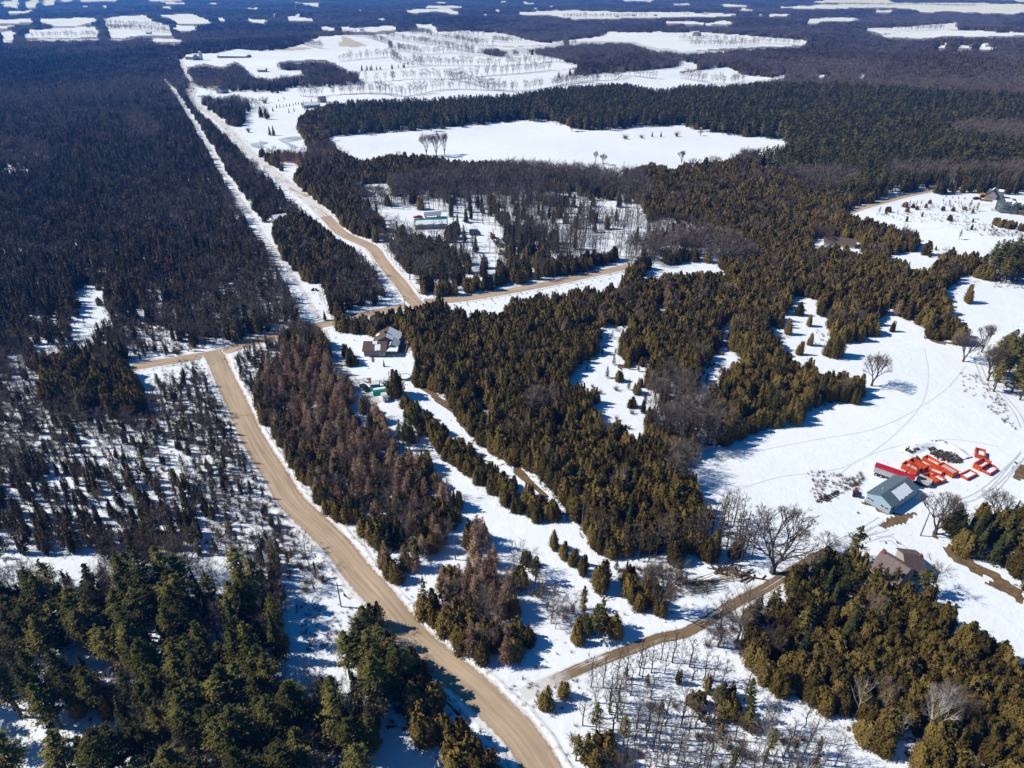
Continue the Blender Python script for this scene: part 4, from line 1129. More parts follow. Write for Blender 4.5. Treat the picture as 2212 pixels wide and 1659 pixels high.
def road_mat(name, lo, hi, snowy, halfdirt, seam=.0, rut=.5):
    """gravel down the middle, broken snow along both edges"""
    m, nt, b = newmat(name)
    uv = nd(nt, 'ShaderNodeUVMap'); sx = nd(nt, 'ShaderNodeSeparateXYZ'); nt.links.new(uv.outputs[0], sx.inputs[0])
    geo = nd(nt, 'ShaderNodeNewGeometry'); pos = geo.outputs['Position']
    n1 = noise(nt, .8, 5, pos, .6); n2 = noise(nt, .06, 3, pos); nf = noise(nt, 6.0, 3, pos)
    off = math_(nt, 'ABSOLUTE', math_(nt, 'SUBTRACT', sx.outputs[0], .5))
    # long streaks where wheels run
    cmb = nd(nt, 'ShaderNodeCombineXYZ')
    nt.links.new(math_(nt, 'MULTIPLY', sx.outputs[0], 16.0), cmb.inputs[0]); nt.links.new(math_(nt, 'MULTIPLY', sx.outputs[1], .05), cmb.inputs[1])
    streak = noise(nt, 1.0, 3, cmb.outputs[0])
    f = math_(nt, 'ADD', math_(nt, 'MULTIPLY', streak, .55), math_(nt, 'ADD', math_(nt, 'MULTIPLY', n2, .3), math_(nt, 'MULTIPLY', nf, .15)))
    grav = ramp(nt, f, [(.34, lo), (.66, hi)])
    snow = snow_color(nt, pos)
    e = math_(nt, 'ADD', off, math_(nt, 'MULTIPLY', math_(nt, 'SUBTRACT', n1, .5), .16))
    edge = mapr(nt, e, halfdirt - .02, halfdirt + .025)
    dirty = mapr(nt, e, halfdirt - .08, halfdirt - .01)
    grav = mixc(nt, math_(nt, 'MULTIPLY', dirty, .35), grav, tuple(c * .55 for c in lo))
    snow = mixc(nt, math_(nt, 'MULTIPLY', math_(nt, 'SUBTRACT', 1.0, mapr(nt, e, halfdirt + .02, halfdirt + .12)), .45), snow, (.50, .43, .35))
    c = mixc(nt, edge, grav, snow)
    if snowy > 0:
        s = math_(nt, 'ADD', math_(nt, 'MULTIPLY', streak, .7), math_(nt, 'MULTIPLY', n2, .5))
        c = mixc(nt, mapr(nt, s, .78 - snowy * .35, .84 - snowy * .35), c, snow)
    if name == 'muddy_track':
        c = mixc(nt, math_(nt, 'SUBTRACT', 1.0, mapr(nt, math_(nt, 'ADD', sx.outputs[1], math_(nt, 'MULTIPLY', n1, 12.0)), 9.0, 19.0)), c, snow)
    nt.links.new(c, b.inputs['Base Color']); b.inputs['Roughness'].default_value = .85; b.inputs['Specular IOR Level'].default_value = .15
    bp = nd(nt, 'ShaderNodeBump'); bp.inputs['Strength'].default_value = .35; bp.inputs['Distance'].default_value = .12
    nt.links.new(math_(nt, 'ADD', streak, n1), bp.inputs['Height']); nt.links.new(bp.outputs[0], b.inputs['Normal'])
    return m
GL, GH = (.29, .215, .145), (.55, .43, .305)
RM = road_mat('gravel_road', GL, GH, .0, .30)
RM2 = road_mat('snow_streaked_gravel', GL, GH, .85, .30)
SM = road_mat('muddy_track', (.13, .090, .050), (.26, .18, .105), .3, .27)
TM_ = road_mat('packed_snow_trail', (.62, .62, .64), (.78, .79, .82), .9, .20)
LM_ = road_mat('snowy_lane', (.36, .32, .28), (.60, .58, .57), .6, .28)
def cutline(k, a, b):
    L = WAYL[k][0]; n = len(L); return L[int(n * a):int(n * b) + 1]
strip('main_road', WAYL['main'][0], 11.0, RM, .05, 12, crown=.06, label='broad tan gravel road curving down to the bottom edge')
strip('branch_road', WAYL['branch'][0], 9.5, RM, .034, 12, crown=.05, label='tan gravel branch road crossing at the left junction')
strip('straight_road', cutline('straight', 0, .125), 9.8, RM, .07, 12, crown=.05, label='tan gravel road running towards the far farm')
strip('straight_road', cutline('straight', .12, 1), 10.0, RM2, .09, 10, crown=.05, label='snow-streaked far stretch of the straight road')
strip('right_road', WAYL['right'][0], 9.4, RM, .042, 12, crown=.05, label='tan gravel road passing below the camp')
strip('upper_road', WAYL['upper'][0], 9.0, RM, .04, 12, crown=.05, label='short stretch of tan road above the right slope')
strip('side_road', WAYL['side'][0], 4.6, SM, .026, 10, label='narrow muddy side road to the farmhouse')
bank, ntb, bb = newmat('ploughed_snow')
gb = nd(ntb, 'ShaderNodeNewGeometry'); nb = noise(ntb, .7, 5, gb.outputs['Position'], .65)
ntb.links.new(ramp(ntb, nb, [(.36, (.42,.35,.27)), (.46, (.70,.70,.71)), (.6, SNOW)]), bb.inputs['Base Color']); bb.inputs['Roughness'].default_value = .85
def banks(k, a, b, off, w, h):
    L = cutline(k, a, b); g = random.Random(len(L))
    for sd in (-1, 1):
        P = []
        for i, p in enumerate(L):
            d = (L[min(i+1, len(L)-1)] - L[max(i-1, 0)]).normalized(); P.append(p + Vector((d.y, -d.x, 0)) * sd * (off + g.uniform(-.25, .35)))
        V = []; F = []
        for i, p in enumerate(P):
            d = (P[min(i+1, len(P)-1)] - P[max(i-1, 0)]).normalized(); s_ = Vector((d.y, -d.x, 0)); hh_ = h * g.uniform(.35, 1.2)
            for j, (u, z) in enumerate(((-.5, 0), (-.2, .8), (.08, 1), (.5, 0))):
                q = p + s_ * u * w; V.append((q.x, q.y, float(hgt(q.x, q.y)) + (-.02 if z == 0 else z * hh_)))
        for i in range(len(P) - 1):
            for j in range(3): a_ = i * 4 + j; F.append((a_, a_ + 1, a_ + 5, a_ + 4))
        tag(link('snow_bank', mesh_from('snow_bank', V, F, [bank], True)), 'low dirty bank of ploughed snow along a gravel road', None, None, 'structure')
banks('main', .0, .94, 4.5, 1.7, .42); banks('branch', .0, .12, 4.0, 1.4, .3); banks('right', .22, 1, 3.9, 1.4, .35); banks('straight', .012, .5, 4.2, 1.5, .35)
strip('trail', WAYL['trail'][0], 3.6, TM_, .03, 8, label='straight snow-covered trail cut through the woods')
strip('driveway', WAYL['lane'][0], 5.0, LM_, .022, 8, label='snowy driveway to the brown-roofed house')
# open dark water in the roadside ditch
mw, ntw, bw = newmat('ditch_water')
bw.inputs['Base Color'].default_value = (.012, .010, .009, 1); bw.inputs['Roughness'].default_value = .25
for lab, s in (('narrow black ditch stream left of the main road', 'V3 885,560 915,600 925,640 945,680 975,740 1000,790 1022,825 1050,872 1075,935 1110,980 1145,1015 V5 1212,0 1250,60 1290,120 1330,180 1390,240 1440,310 1490,350 1500,400 1560,450 1585,488'),
               ('narrow black ditch stream by the bottom road bank', 'V5 1820,735 1870,800 1920,850 1980,920 2025,958'), ('narrow black ditch stream by the lowest road bend', 'V5 2110,1030 2160,1080 2212,1130 2280,1190')):
    L = smooth_line([at(x, y) for x, y in pts(s)], 1.6)
    g = random.Random(3); L = [p + Vector((g.gauss(0, .35), g.gauss(0, .35), 0)) for p in L]
    strip('ditch_stream', L, .85, mw, .02, 2, .5, label=lab)
HBM = plain('dead_grass_bank', (.16,.115,.08), .9, .3, 1.0)
# tyre tracks pressed in the snow
mt = plain('pressed_snow', (.50, .52, .56), .8, .15, 1.0)
for s in ('A 1460,805 1640,730 1800,620 1900,530 2010,420 2140,290 2196,220', 'A 1680,780 1800,690 1920,570 2030,430 2150,300 2196,240',
          'A 0,1325 160,1240 330,1175 420,1130', 'V4 2212,790 2180,720 2120,650 2050,590 2030,550 2010,500',
          'V6 0,890 140,850 260,830', 'A 0,1290 200,1190 360,1100 500,1010', 'D 1060,1530 1110,1502 1181,1477', 'E 1500,330 1700,350 1850,330',
          'V6 1420,190 1540,160 1640,130', 'A 450,1250 620,1245 760,1360 830,1420'):
    L = smooth_line([at(x, y) for x, y in pts(s)], 2.0)
    for off in (-.8, .8):
        LL = []
        for i, p in enumerate(L):
            d = (L[min(i+1, len(L)-1)] - L[max(i-1, 0)]).normalized(); LL.append(p + Vector((d.y, -d.x, 0)) * off)
        tag(strip('wheel_track', LL, .42, mt, .016, 1, .15), 'grey wheel track pressed in the snow')
for kind_, s in HEDGEROWS:
    L = smooth_line([at(x, y) for x, y in pts(s)], 6.0)
    if (L[0] - L[-1]).length > 20: tag(strip('hedge_bank', L, 1.5, HBM, .12, 1, .3), 'thin brown grassy bank under a far row of trees')
PT_ = plain('packed_track_snow', (.62, .655, .70), .8, .06, 1.0)
for s in ('V4 820,960 1000,900 1300,840 1600,780 1850,640 1960,520', 'V4 900,1080 1150,1000 1420,960 1600,860 1760,700 1800,560 1780,440', 'E 500,560 900,640 1400,620 1900,760', 'A 0,480 250,300 700,140 1300,60 1900,150', 'V6 1850,430 1960,560 2080,560', 'V5 1300,700 1380,560 1480,470'):
    L = smooth_line([at(x, y) for x, y in pts(s)], 3.0)
    tag(strip('packed_track', L, .45, PT_, .018, 1, .2), 'faint packed track across a white field', None, None, 'structure')
# ice on the pond
mi, nti, bi = newmat('pond_ice')
gi = nd(nti, 'ShaderNodeNewGeometry'); ni = noise(nti, .06, 4, gi.outputs['Position'])
nti.links.new(ramp(nti, ni, [(.35, (.30, .33, .35)), (.62, (.62, .65, .68))]), bi.inputs['Base Color']); bi.inputs['Roughness'].default_value = .3
for s in ('F 1100,1035 1160,1020 1250,1005 1330,1010 1340,1030 1270,1045 1180,1060 1230,1075 1290,1110 1240,1120 1190,1085 1140,1060', 'F 850,1075 960,1052 1020,1065 960,1085 990,1105 930,1115 870,1100', 'F 1290,985 1335,975 1340,1000 1305,995'):
    P = [at(x, y) for x, y in pts(s)]
    P = smooth_line(P + [P[0]], 6.0)[:-1]
    me = mesh_from('pond_ice', [(p.x, p.y, float(hgt(p.x, p.y)) + .12) for p in P], [tuple(range(len(P)))], [mi])
    tag(link('pond_ice', me), 'grey bare ice on the snowy pond', None, None, 'structure')
# ------------------------------------------------------------------ plant the trees
def gn_scatter(name, items, variants, label, cat):
    """items: (x,y,z,rot,sx,sz,variant) rows; one object carrying them all"""
    A = np.array(items, float)
    if len(A) == 0: return
    me = bpy.data.meshes.new(name)
    me.vertices.add(len(A)); me.vertices.foreach_set('co', A[:, :3].ravel().astype(np.float32))
    def attr(nm, typ, arr, key='value'):
        a = me.attributes.new(nm, typ, 'POINT'); a.data.foreach_set(key, arr)
    rot = np.zeros((len(A), 3), np.float32); rot[:, 2] = A[:, 3]; rot[:, 0] = rng.normal(0, .02, len(A)); rot[:, 1] = rng.normal(0, .02, len(A))
    attr('tree_turn', 'FLOAT_VECTOR', rot.ravel(), 'vector')
    attr('tree_size', 'FLOAT_VECTOR', np.stack([A[:, 4], A[:, 4], A[:, 5]], 1).ravel().astype(np.float32), 'vector')
    attr('tree_form', 'INT', A[:, 6].astype(np.int32))
    me.update()
    o = link(name, me)
    tag(o, label, None, None, 'stuff')
    pc = bpy.data.collections.new(name + '_forms')
    for i, v in enumerate(variants):
        p = bpy.data.objects.new(f'{name}_form_{i:02d}', v); pc.objects.link(p)
    ng = bpy.data.node_groups.new(name, 'GeometryNodeTree')
    ng.interface.new_socket('Geometry', in_out='INPUT', socket_type='NodeSocketGeometry')
    ng.interface.new_socket('Geometry', in_out='OUTPUT', socket_type='NodeSocketGeometry')
    N = ng.nodes; K = ng.links
    gi = N.new('NodeGroupInput'); go = N.new('NodeGroupOutput')
    ci = N.new('GeometryNodeCollectionInfo'); ci.inputs['Collection'].default_value = pc
    ci.inputs['Separate Children'].default_value = True; ci.inputs['Reset Children'].default_value = True
    io = N.new('GeometryNodeInstanceOnPoints'); io.inputs['Pick Instance'].default_value = True
    def na(nm, typ):
        q = N.new('GeometryNodeInputNamedAttribute'); q.data_type = typ; q.inputs['Name'].default_value = nm
        return [s for s in q.outputs if s.enabled and s.name == 'Attribute'][0]
    K.new(gi.outputs[0], io.inputs['Points']); K.new(ci.outputs[0], io.inputs['Instance'])
    K.new(na('tree_form', 'INT'), io.inputs['Instance Index'])
    K.new(na('tree_turn', 'FLOAT_VECTOR'), io.inputs['Rotation'])
    K.new(na('tree_size', 'FLOAT_VECTOR'), io.inputs['Scale'])
    K.new(io.outputs[0], go.inputs[0])
    md = o.modifiers.new('trees', 'NODES'); md.node_group = ng
    return o

LOOK = dict(cedar='olive-brown cedar', cedar_dark='dark slender swamp cedar', spruce='dark conical spruce', pine='green feathery pine',
            bigpine='tall pine with bare lower trunk', bare='leafless grey hardwood', poplar='thin leafless poplar', birch='pale leafless birch',
            larch='brown leafless larch', sapling='thin ragged conifer sapling', shrub='low brown leafless shrub')
PLUR = dict(cedar='cedars', cedar_dark='swamp cedars', spruce='spruces', pine='pines', bigpine='tall pines', bare='bare hardwoods', poplar='bare poplars',
            birch='birches', larch='larches', sapling='conifer saplings', shrub='bare shrubs')
T = TREES; N_ = len(T['x'])
TF_ = rng.uniform(0, 1, (N_, 4))
_, topy, _ = proj(T['x'], T['y'], T['z'] + T['h'])
size_px = np.abs(T['py'] - topy)
infr = (T['px'] > -5) & (T['px'] < 2217) & (topy < 1650) & (T['py'] > 0)
single = np.zeros(N_, bool)
for ki, kd in enumerate(KINDS_):
    I = np.nonzero((T['k'] == ki) & (T['mode'] == 0) & infr)[0]
    I = I[np.argsort(-size_px[I])][:285]
    single[I] = True
    if kd == 'shrub': single[I[150:]] = False

def plant(kd, x, y, z, h, rot, wid, var, label, group=None, cat='tree', name=None):
    L = PROTO[(kd, 0)]; c, t, j = L[var % len(L)]
    s = h / REFH[kd]
    r = empty(name or NAMES[kd], (x, y, z), rot, label, 'shrub' if kd == 'shrub' else cat, group)
    r.scale = (s * wid, s * wid, s)
    link('twigs' if kd in ('shrub',) else 'crown', c, r)
    if t is not None: link('trunk', t, r)
    return r
def shr(kd, h):   # small ones are proportionally wider than tall ones
    return float(np.clip((REFH[kd] / max(h, .5)) ** .35, .8, 1.35))
# say of each which of its neighbours it is: its size and its part of the wood
LABEL = {}
_by = {}
for i in np.nonzero(single)[0]: _by.setdefault((int(T['k'][i]), AREAS[T['a'][i] - 1][1]), []).append(int(i))
ORD = ['first', 'second', 'third', 'fourth', 'fifth', 'sixth', 'seventh', 'eighth']
for (ki, ph), L in _by.items():
    kd = KINDS_[ki]; L = np.array(L)
    if len(L) == 1: LABEL[int(L[0])] = f'lone {LOOK[kd]} {ph}'; continue
    def third(v, words):
        q = np.quantile(v, [1/3, 2/3]); return [words[int(a > q[0]) + int(a > q[1])] for a in v]
    if len(L) <= 8:
        for n_, i in enumerate(L[np.argsort(T['px'][L])]): LABEL[int(i)] = f'{LOOK[kd]} {ph}, {ORD[n_]} from the left'
        continue
    a = third(T['px'][L], ['left', 'central', 'right']); b = third(T['py'][L], ['far', 'mid', 'near']); c = third(T['h'][L], ['short', 'middling', 'tall'])
    LK = LOOK[kd].replace('tall ', '')
    for i, q, w, e in zip(L, a, b, c): LABEL[int(i)] = f'{e} {LK} {ph}, {w} {q} part'
    for v, w in ((T['px'], 'leftmost'), (-T['px'], 'rightmost'), (-T['py'], 'frontmost'), (T['py'], 'rearmost')):
        LABEL[int(L[np.argmin(v[L])])] = f'{w} {LK} {ph}'
for k_ in LABEL:
    w = LABEL[k_].split()
    if len(w) > 16: LABEL[k_] = ' '.join(x for x in w if x not in ('the', 'big'))
    if len(LABEL[k_].split()) > 16: LABEL[k_] = ' '.join(LABEL[k_].split()[:16])
for i in np.nonzero(single)[0]:
    kd = KINDS_[T['k'][i]]; typ, ph, _ = AREAS[T['a'][i] - 1]
    f = TF_[i]
    plant(kd, T['x'][i], T['y'][i], T['z'][i], T['h'][i], f[0] * 6.28, (.88 + .3 * f[1] + (.45 * f[3] if kd == 'cedar' else 0)) * (.7 if kd == 'pine' and T['h'][i] < 10.6 else 1) * shr(kd, T['h'][i]), int(f[2] * 20),
          LABEL[i], f'{PLUR[kd]} {ph}')
rest = ~single
for ki, kd in enumerate(KINDS_):
    for lod, msk in ((0, T['dep'] < 260), (1, T['dep'] >= 260)):
        I = np.nonzero(rest & (T['k'] == ki) & (T['mode'] < 2) & msk)[0]
        if not len(I): continue
        vs = [p[2] for p in PROTO[(kd, lod)]]
        s = T['h'][I] / REFH[kd]
        wd = (.88 + .3 * TF_[I, 1] + (.45 * TF_[I, 3] if kd == 'cedar' else 0)) * (np.where(T['h'][I] < 10.6, .7, 1) if kd == 'pine' else 1) * np.clip((REFH[kd] / T['h'][I]) ** .35, .8, 1.35) * np.where(T['mode'][I] == 1, 1.35, 1.0)
        rows = np.stack([T['x'][I], T['y'][I], T['z'][I], TF_[I, 0] * 6.28, s * wd, s, (TF_[I, 2] * len(vs)).astype(int) % len(vs)], 1)
        nm = {'cedar': 'cedar_woods', 'cedar_dark': 'swamp_cedar_woods', 'spruce': 'spruce_woods', 'pine': 'pine_woods', 'bigpine': 'tall_pine_woods', 'bare': 'hardwood_forest',
              'poplar': 'poplar_woods', 'birch': 'birch_woods', 'larch': 'larch_woods', 'sapling': 'sapling_undergrowth', 'shrub': 'brush_undergrowth'}[kd]
        gn_scatter(nm, rows, vs, f'{"nearer" if lod == 0 else "more distant"} mass of {PLUR[kd]} filling the woods', None)
con = {'cedar', 'cedar_dark', 'spruce', 'pine', 'bigpine', 'sapling'}
I = np.nonzero(T['mode'] == 2)[0]
kcon = np.array([KINDS_[k] in con for k in T['k'][I]])
for nm, m, key in (('far_conifer_forest', kcon, 'con'), ('far_hardwood_forest', ~kcon, 'dec')):
    J = I[m]; s = T['s'][J] / 9.0
    rows = np.stack([T['x'][J], T['y'][J], T['z'][J], TF_[J, 0] * 6.28, np.maximum(s * 1.35, .7), .70 + .30 * TF_[J, 1], (TF_[J, 2] * 4).astype(int) % 4], 1)
    gn_scatter(nm, rows, CLUMP[key], 'far blue-green conifer woods fading into haze' if key == 'con' else 'far grey leafless woods fading into haze', None)
# dry weeds along the verges and poking out of the open snow
rows = []
def weed(x, y, big=1.0):
    rows.append((x, y, float(hgt(x, y)) - .02, rnd.random() * 6.28, big * rnd.uniform(.25, .6), big * rnd.uniform(.18, .45), rnd.randrange(3)))
for k, m_ in (('main', 1.5), ('branch', 1.0), ('right', 2.2), ('side', 1.2), ('straight', .5), ('trail', .5), ('lane', .6)):
    L, w = WAYL[k]
    for i in range(1, len(L)):
        d = (L[i] - L[i-1]).normalized(); s_ = Vector((d.y, -d.x, 0))
        for _ in range(int(2.5 * m_ + rnd.random())):
            q = L[i] + s_ * rnd.choice((-1, 1)) * (w / 2 + 1.3 + abs(rnd.gauss(0, 3.2))); weed(q.x, q.y)
for s, cnt in (('V4 1930,550 2010,560 2120,660 2180,800 2130,780 2040,690 1950,630', 260), ('E 500,480 900,430 1700,500 2000,700 1700,720 1200,560 700,560', 420), ('E 1700,640 2200,660 2200,740 1800,720', 160), ('V4 1260,960 1500,1010 1500,1060 1300,1100', 160),
               ('A 0,600 240,440 300,560 60,700', 120), ('V4 1350,330 1500,400 1450,450 1280,420', 60), ('V6 440,280 760,300 760,400 640,470 520,480', 380), ('V4 2060,130 2300,150 2300,190 2060,180', 130), ('V3 630,560 860,520 900,600 700,620', 90), ('V3 1010,480 1080,620 1150,760 1180,700 1060,500', 160), ('V5 1260,430 1560,480 1600,540 1480,620 1330,640', 120), ('V6 0,720 140,800 300,760 140,930', 60)):
    P = pts(s); xs = [p[0] for p in P]; ys = [p[1] for p in P]; k = 0
    while k < cnt:
        x, y = rnd.uniform(min(xs), max(xs)), rnd.uniform(min(ys), max(ys)); c = False; j = len(P) - 1
        for i in range(len(P)):
            if (P[i][1] > y) != (P[j][1] > y) and x < (P[j][0] - P[i][0]) * (y - P[i][1]) / (P[j][1] - P[i][1]) + P[i][0]: c = not c
            j = i
        k += 1
        if c: q = at(x, y); weed(q.x, q.y, 1.2)
gn_scatter('dry_weeds', rows, [p[2] for p in PROTO[('shrub', 1)]], 'dry brown weeds poking through the snow along the verges', None)
# hedgerow trees: the nearest 285 as trees of their own, the farther ones as one mass
HXs = sorted(HX, key=lambda q: math.hypot(q[0], q[1]))
rows = []
for q in HXs:
    kd = 'bare' if q[2] == 'bare' else 'cedar_dark'
    z = float(hgt(q[0], q[1])); h = rnd.uniform(8.5, 14.5) if kd == 'bare' else rnd.uniform(6, 10)
    s = h / REFH[kd]; w = rnd.uniform(.7, 1.1)
    rows.append((q[0], q[1], z, rnd.random() * 6.28, s * w, s, rnd.randrange(3) + (3 if kd != 'bare' else 0)))
gn_scatter('hedgerow_woods', rows, [p[2] for p in PROTO[('bare', 1)]] + [p[2] for p in PROTO[('cedar_dark', 1)]], 'rows of leafless trees dividing the far white fields', None)
# ------------------------------------------------------------------ single trees that stand out, each where the photograph has it
def g_oak(seed):
    g = np.random.default_rng(seed); trunk = []; P = []; Q = []
    def grow(p, d, L, r, lev):
        e = p + d * L; m = p + d * L * .5 + g.normal(0, .05 * L, 3)
        trunk.append((p, m, r, r * .82)); trunk.append((m, e, r * .82, r * .62))
        if lev >= 5:
            for k in range(5):
                dd = d + g.normal(0, .5, 3); dd[2] += .1; dd /= np.linalg.norm(dd); P.append(e); Q.append(e + dd * L * g.uniform(.6, 1.1))
            return
        for k in range(3 if lev < 4 else 2):
            dd = d + g.normal(0, .40, 3) + np.array([e[0], e[1], 0]) * .012
            dd[2] = max(dd[2], .2) + .12; dd /= np.linalg.norm(dd)
            grow(e, dd, L * g.uniform(.66, .84), r * .60, lev + 1)
    for a in (0.3, 1.9, 3.4, 5.0):
        d = np.array([math.cos(a) * .48, math.sin(a) * .48, 1.0]); d /= np.linalg.norm(d)
        grow(np.array([math.cos(a) * .15, math.sin(a) * .15, 2.0]), d, 3.9, .36, 0)
    trunk.append(((0, 0, -.4), (0, 0, 2.3), .75, .5))
    P = np.array(P); Q = np.array(Q); D = Q - P; S = np.cross(D, g.normal(0, 1, D.shape)); S /= np.linalg.norm(S, axis=1)[:, None] + 1e-9
    V = np.stack([P - S * .045, P + S * .045, Q], 1).reshape(-1, 3)
    tv, tf = prisms(trunk, 5)
    hmax = max(max(v[2] for v in tv), float(V[:, 2].max()))
    return mesh_from('crown', V, np.arange(len(V)).reshape(-1, 3), [M['twig']]), mesh_from('trunk', tv, tf, [M['bark']]), hmax
OAKS = [g_oak(5), g_oak(8), g_oak(14)]
def oak(v, x, y, top, label, wide=1.0, i=0, name='leafless_tree'):
    p = at(x, y, v); h = tall(x, y, y - top, v)
    c, t, hm = OAKS[i]; r = empty(name, p, rnd.random() * 6.28, label, 'tree'); s = h / hm; r.scale = (s * wide, s * wide, s)
    link('crown', c, r); link('trunk', t, r); return r
def lone(kd, v, x, y, top, label, wide=1.0, cat='tree', name=None, group=None):
    p = at(x, y, v); h = max(.8, tall(x, y, y - top, v))
    return plant(kd, p.x, p.y, p.z, h, rnd.random() * 6.28, wide, rnd.randrange(20), label, group, cat, name)
oak('V6', 1125, 308, 58, 'huge spreading leafless tree at the end of the muddy side road', 1.0, 0)
oak('V4', 1553, 605, 455, 'lone leafless tree at the tip of the hooked cedar arm on the white field', .8, 1)
oak('A', 1130, 1185, 705, 'leafless round tree standing in bare earth right of the grey-blue shed', .95, 2)
oak('A', 1850, 1010, 690, 'leafless tree rising behind the dark spruce group at the right edge', 1.1, 1)
oak('V4', 2028, 460, 330, 'tall leafless tree above the track on the right side of the field', .6, 2)
oak('V4', 1948, 500, 372, 'wide leafless tree at the foot of the round cedar groups', .85, 0)
oak('V4', 2055, 582, 420, 'leaning leafless tree in front of the tall-trunked pines', .7, 1)
oak('V4', 2140, 445, 380, 'small spreading leafless tree at the far right of the field', 1.0, 2)
oak('V6', 1360, 200, 145, 'low grey leafless tree behind the spruces by the farm track', 1.4, 0)
oak('V6', 635, 482, 268, 'pale twiggy leafless tree at the point of the lane clearing', .7, 2)
oak('V1', 1843, 672, 568, 'left tree of the leafless trio at the near side of the white lake field', .55, 0)
oak('V1', 1886, 676, 558, 'middle and tallest tree of the leafless trio by the white lake field', .6, 1)
oak('V1', 1921, 668, 563, 'right tree of the leafless trio by the white lake field', .5, 2)
oak('V2', 393, 712, 658, 'round leafless tree on the near shore of the white lake field', .8, 1)
oak('V2', 360, 705, 648, 'thin leafless tree beside the round one on the near shore', .4, 0)
oak('V2', 732, 705, 646, 'leafless tree on the right part of the near shore', .8, 2)
oak('V2', 813, 586, 560, 'solitary leafless tree far out on the right of the white lake field', 1.2, 1)
oak('V2', 1235, 925, 880, 'broad grey leafless tree bulging from the upper cedars', 2.0, 2)
oak('V2', 1350, 1050, 965, 'broad leafless tree over the hidden yard', 1.1, 0)
oak('V4', 660, 860, 690, 'spreading leafless tree at the left of the hardwood corner', .9, 1)
oak('V4', 740, 870, 680, 'tall spreading leafless tree at the hardwood corner of the white field', .9, 0)
OAKS.append((OAKS[1][0].copy(), OAKS[1][1].copy(), OAKS[1][2]))
OAKS[3][0].materials[0] = M['birchtwig']; OAKS[3][1].materials[0] = M['birchbark']
oak('V6', 1790, 1010, 775, 'biggest pale birch standing out of the great cedar wood', .45, 3, 'birch_tree')
lone('birch', 'V6', 1592, 925, 822, 'small leaning pale birch left of the biggest one', .7)
lone('birch', 'V6', 1480, 925, 775, 'slim pale birch at the near edge of the great cedar wood', .9)
lone('birch', 'V6', 1668, 1020, 920, 'pale birch low at the snowy edge of the great cedar wood', .8)
lone('birch', 'V6', 1880, 975, 890, 'pale birch right behind the biggest one', .8)
lone('birch', 'V6', 1115, 480, 365, 'pale birch against the dark spruces by the side road', 1.2)
lone('birch', 'V6', 1460, 520, 430, 'broken pale birch among the yellow-green pines', 1.0)
lone('birch', 'V3', 2200, 850, 755, 'pale birch in the near half of the central stand', .8)
lone('birch', 'V5', 1105, 380, 295, 'pale dead tree at the top of the big pine wood', 1.5)
for k, (x, y, t) in enumerate(((470, 320, 250), (580, 320, 262), (640, 335, 235), (700, 330, 240), (770, 330, 262), (330, 400, 330))):
    lone('birch', 'V5', x, y, t, 'pale dead tree in the grey clump behind the left pines', 1.1, group='pale dead trees behind the left pines')
lone('poplar', 'V6', 885, 625, 415, 'tall thin leafless tree left of the dark spruces beside the muddy road', 1.4)
lone('bare', 'V6', 972, 598, 385, 'dark leafless tree between the muddy road and the spruces', .9)
lone('bigpine', 'V5', 1215, 612, 400, 'pine alone at the left rim of the roadside clearing', .75)
lone('spruce', 'V5', 1562, 600, 498, 'slender spruce poking up at the tip of the roadside wood', .7)
for v, x, y, t, w, lab in (
  ('B', 1165, 848, 720, 1.0, 'small blue-green spruce in front of the brown-roofed house'), ('V3', 1405, 322, 276, 1.3, 'squat dark spruce at the trail end by the branch road'),
  ('F', 1030, 998, 902, 1.0, 'left spruce of the dark pair on the snowy pond field'), ('F', 1065, 1000, 898, 1.1, 'right spruce of the dark pair on the snowy pond field'),
  ('F', 1247, 782, 740, 1.0, 'spruce below the white house, right of two'), ('F', 1202, 797, 750, 1.0, 'spruce below the white house, left of two'),
  ('F', 1158, 675, 640, 1.0, 'spruce behind the row of planted spruces'), ('F', 1108, 690, 665, 1.0, 'short spruce left of the row of planted spruces'),
  ('V2', 605, 592, 565, 1.2, 'left dark spruce on the island of trees in the white field'), ('V2', 643, 592, 565, 1.2, 'right dark spruce on the island of trees in the white field'),
  ('V2', 668, 728, 706, 1.1, 'small dark spruce on the near shore of the white field')):
    lone('spruce', v, x, y, t, lab, w)
for x, y, t in ((1057,782,735),(1090,752,710),(1120,747,710),(1150,742,712),(1180,737,705),(1207,735,702),(1240,728,700),(1262,722,690),(1287,718,688),(1310,715,688),(1333,712,680),(1355,708,680),(1403,695,660)):
    lone('spruce', 'F', x, y, t, 'small spruce in the planted row above the snowy pond', 1.1, group='spruces of the planted row')
for x, y in ((1275,252),(1352,266),(1425,270),(1500,277),(1243,297),(1315,305),(1385,317),(1457,330)):
    lone('spruce', 'E', x, y, y - 34, 'knee-high planted spruce on the snow below the right house', 1.2, group='planted little spruces')
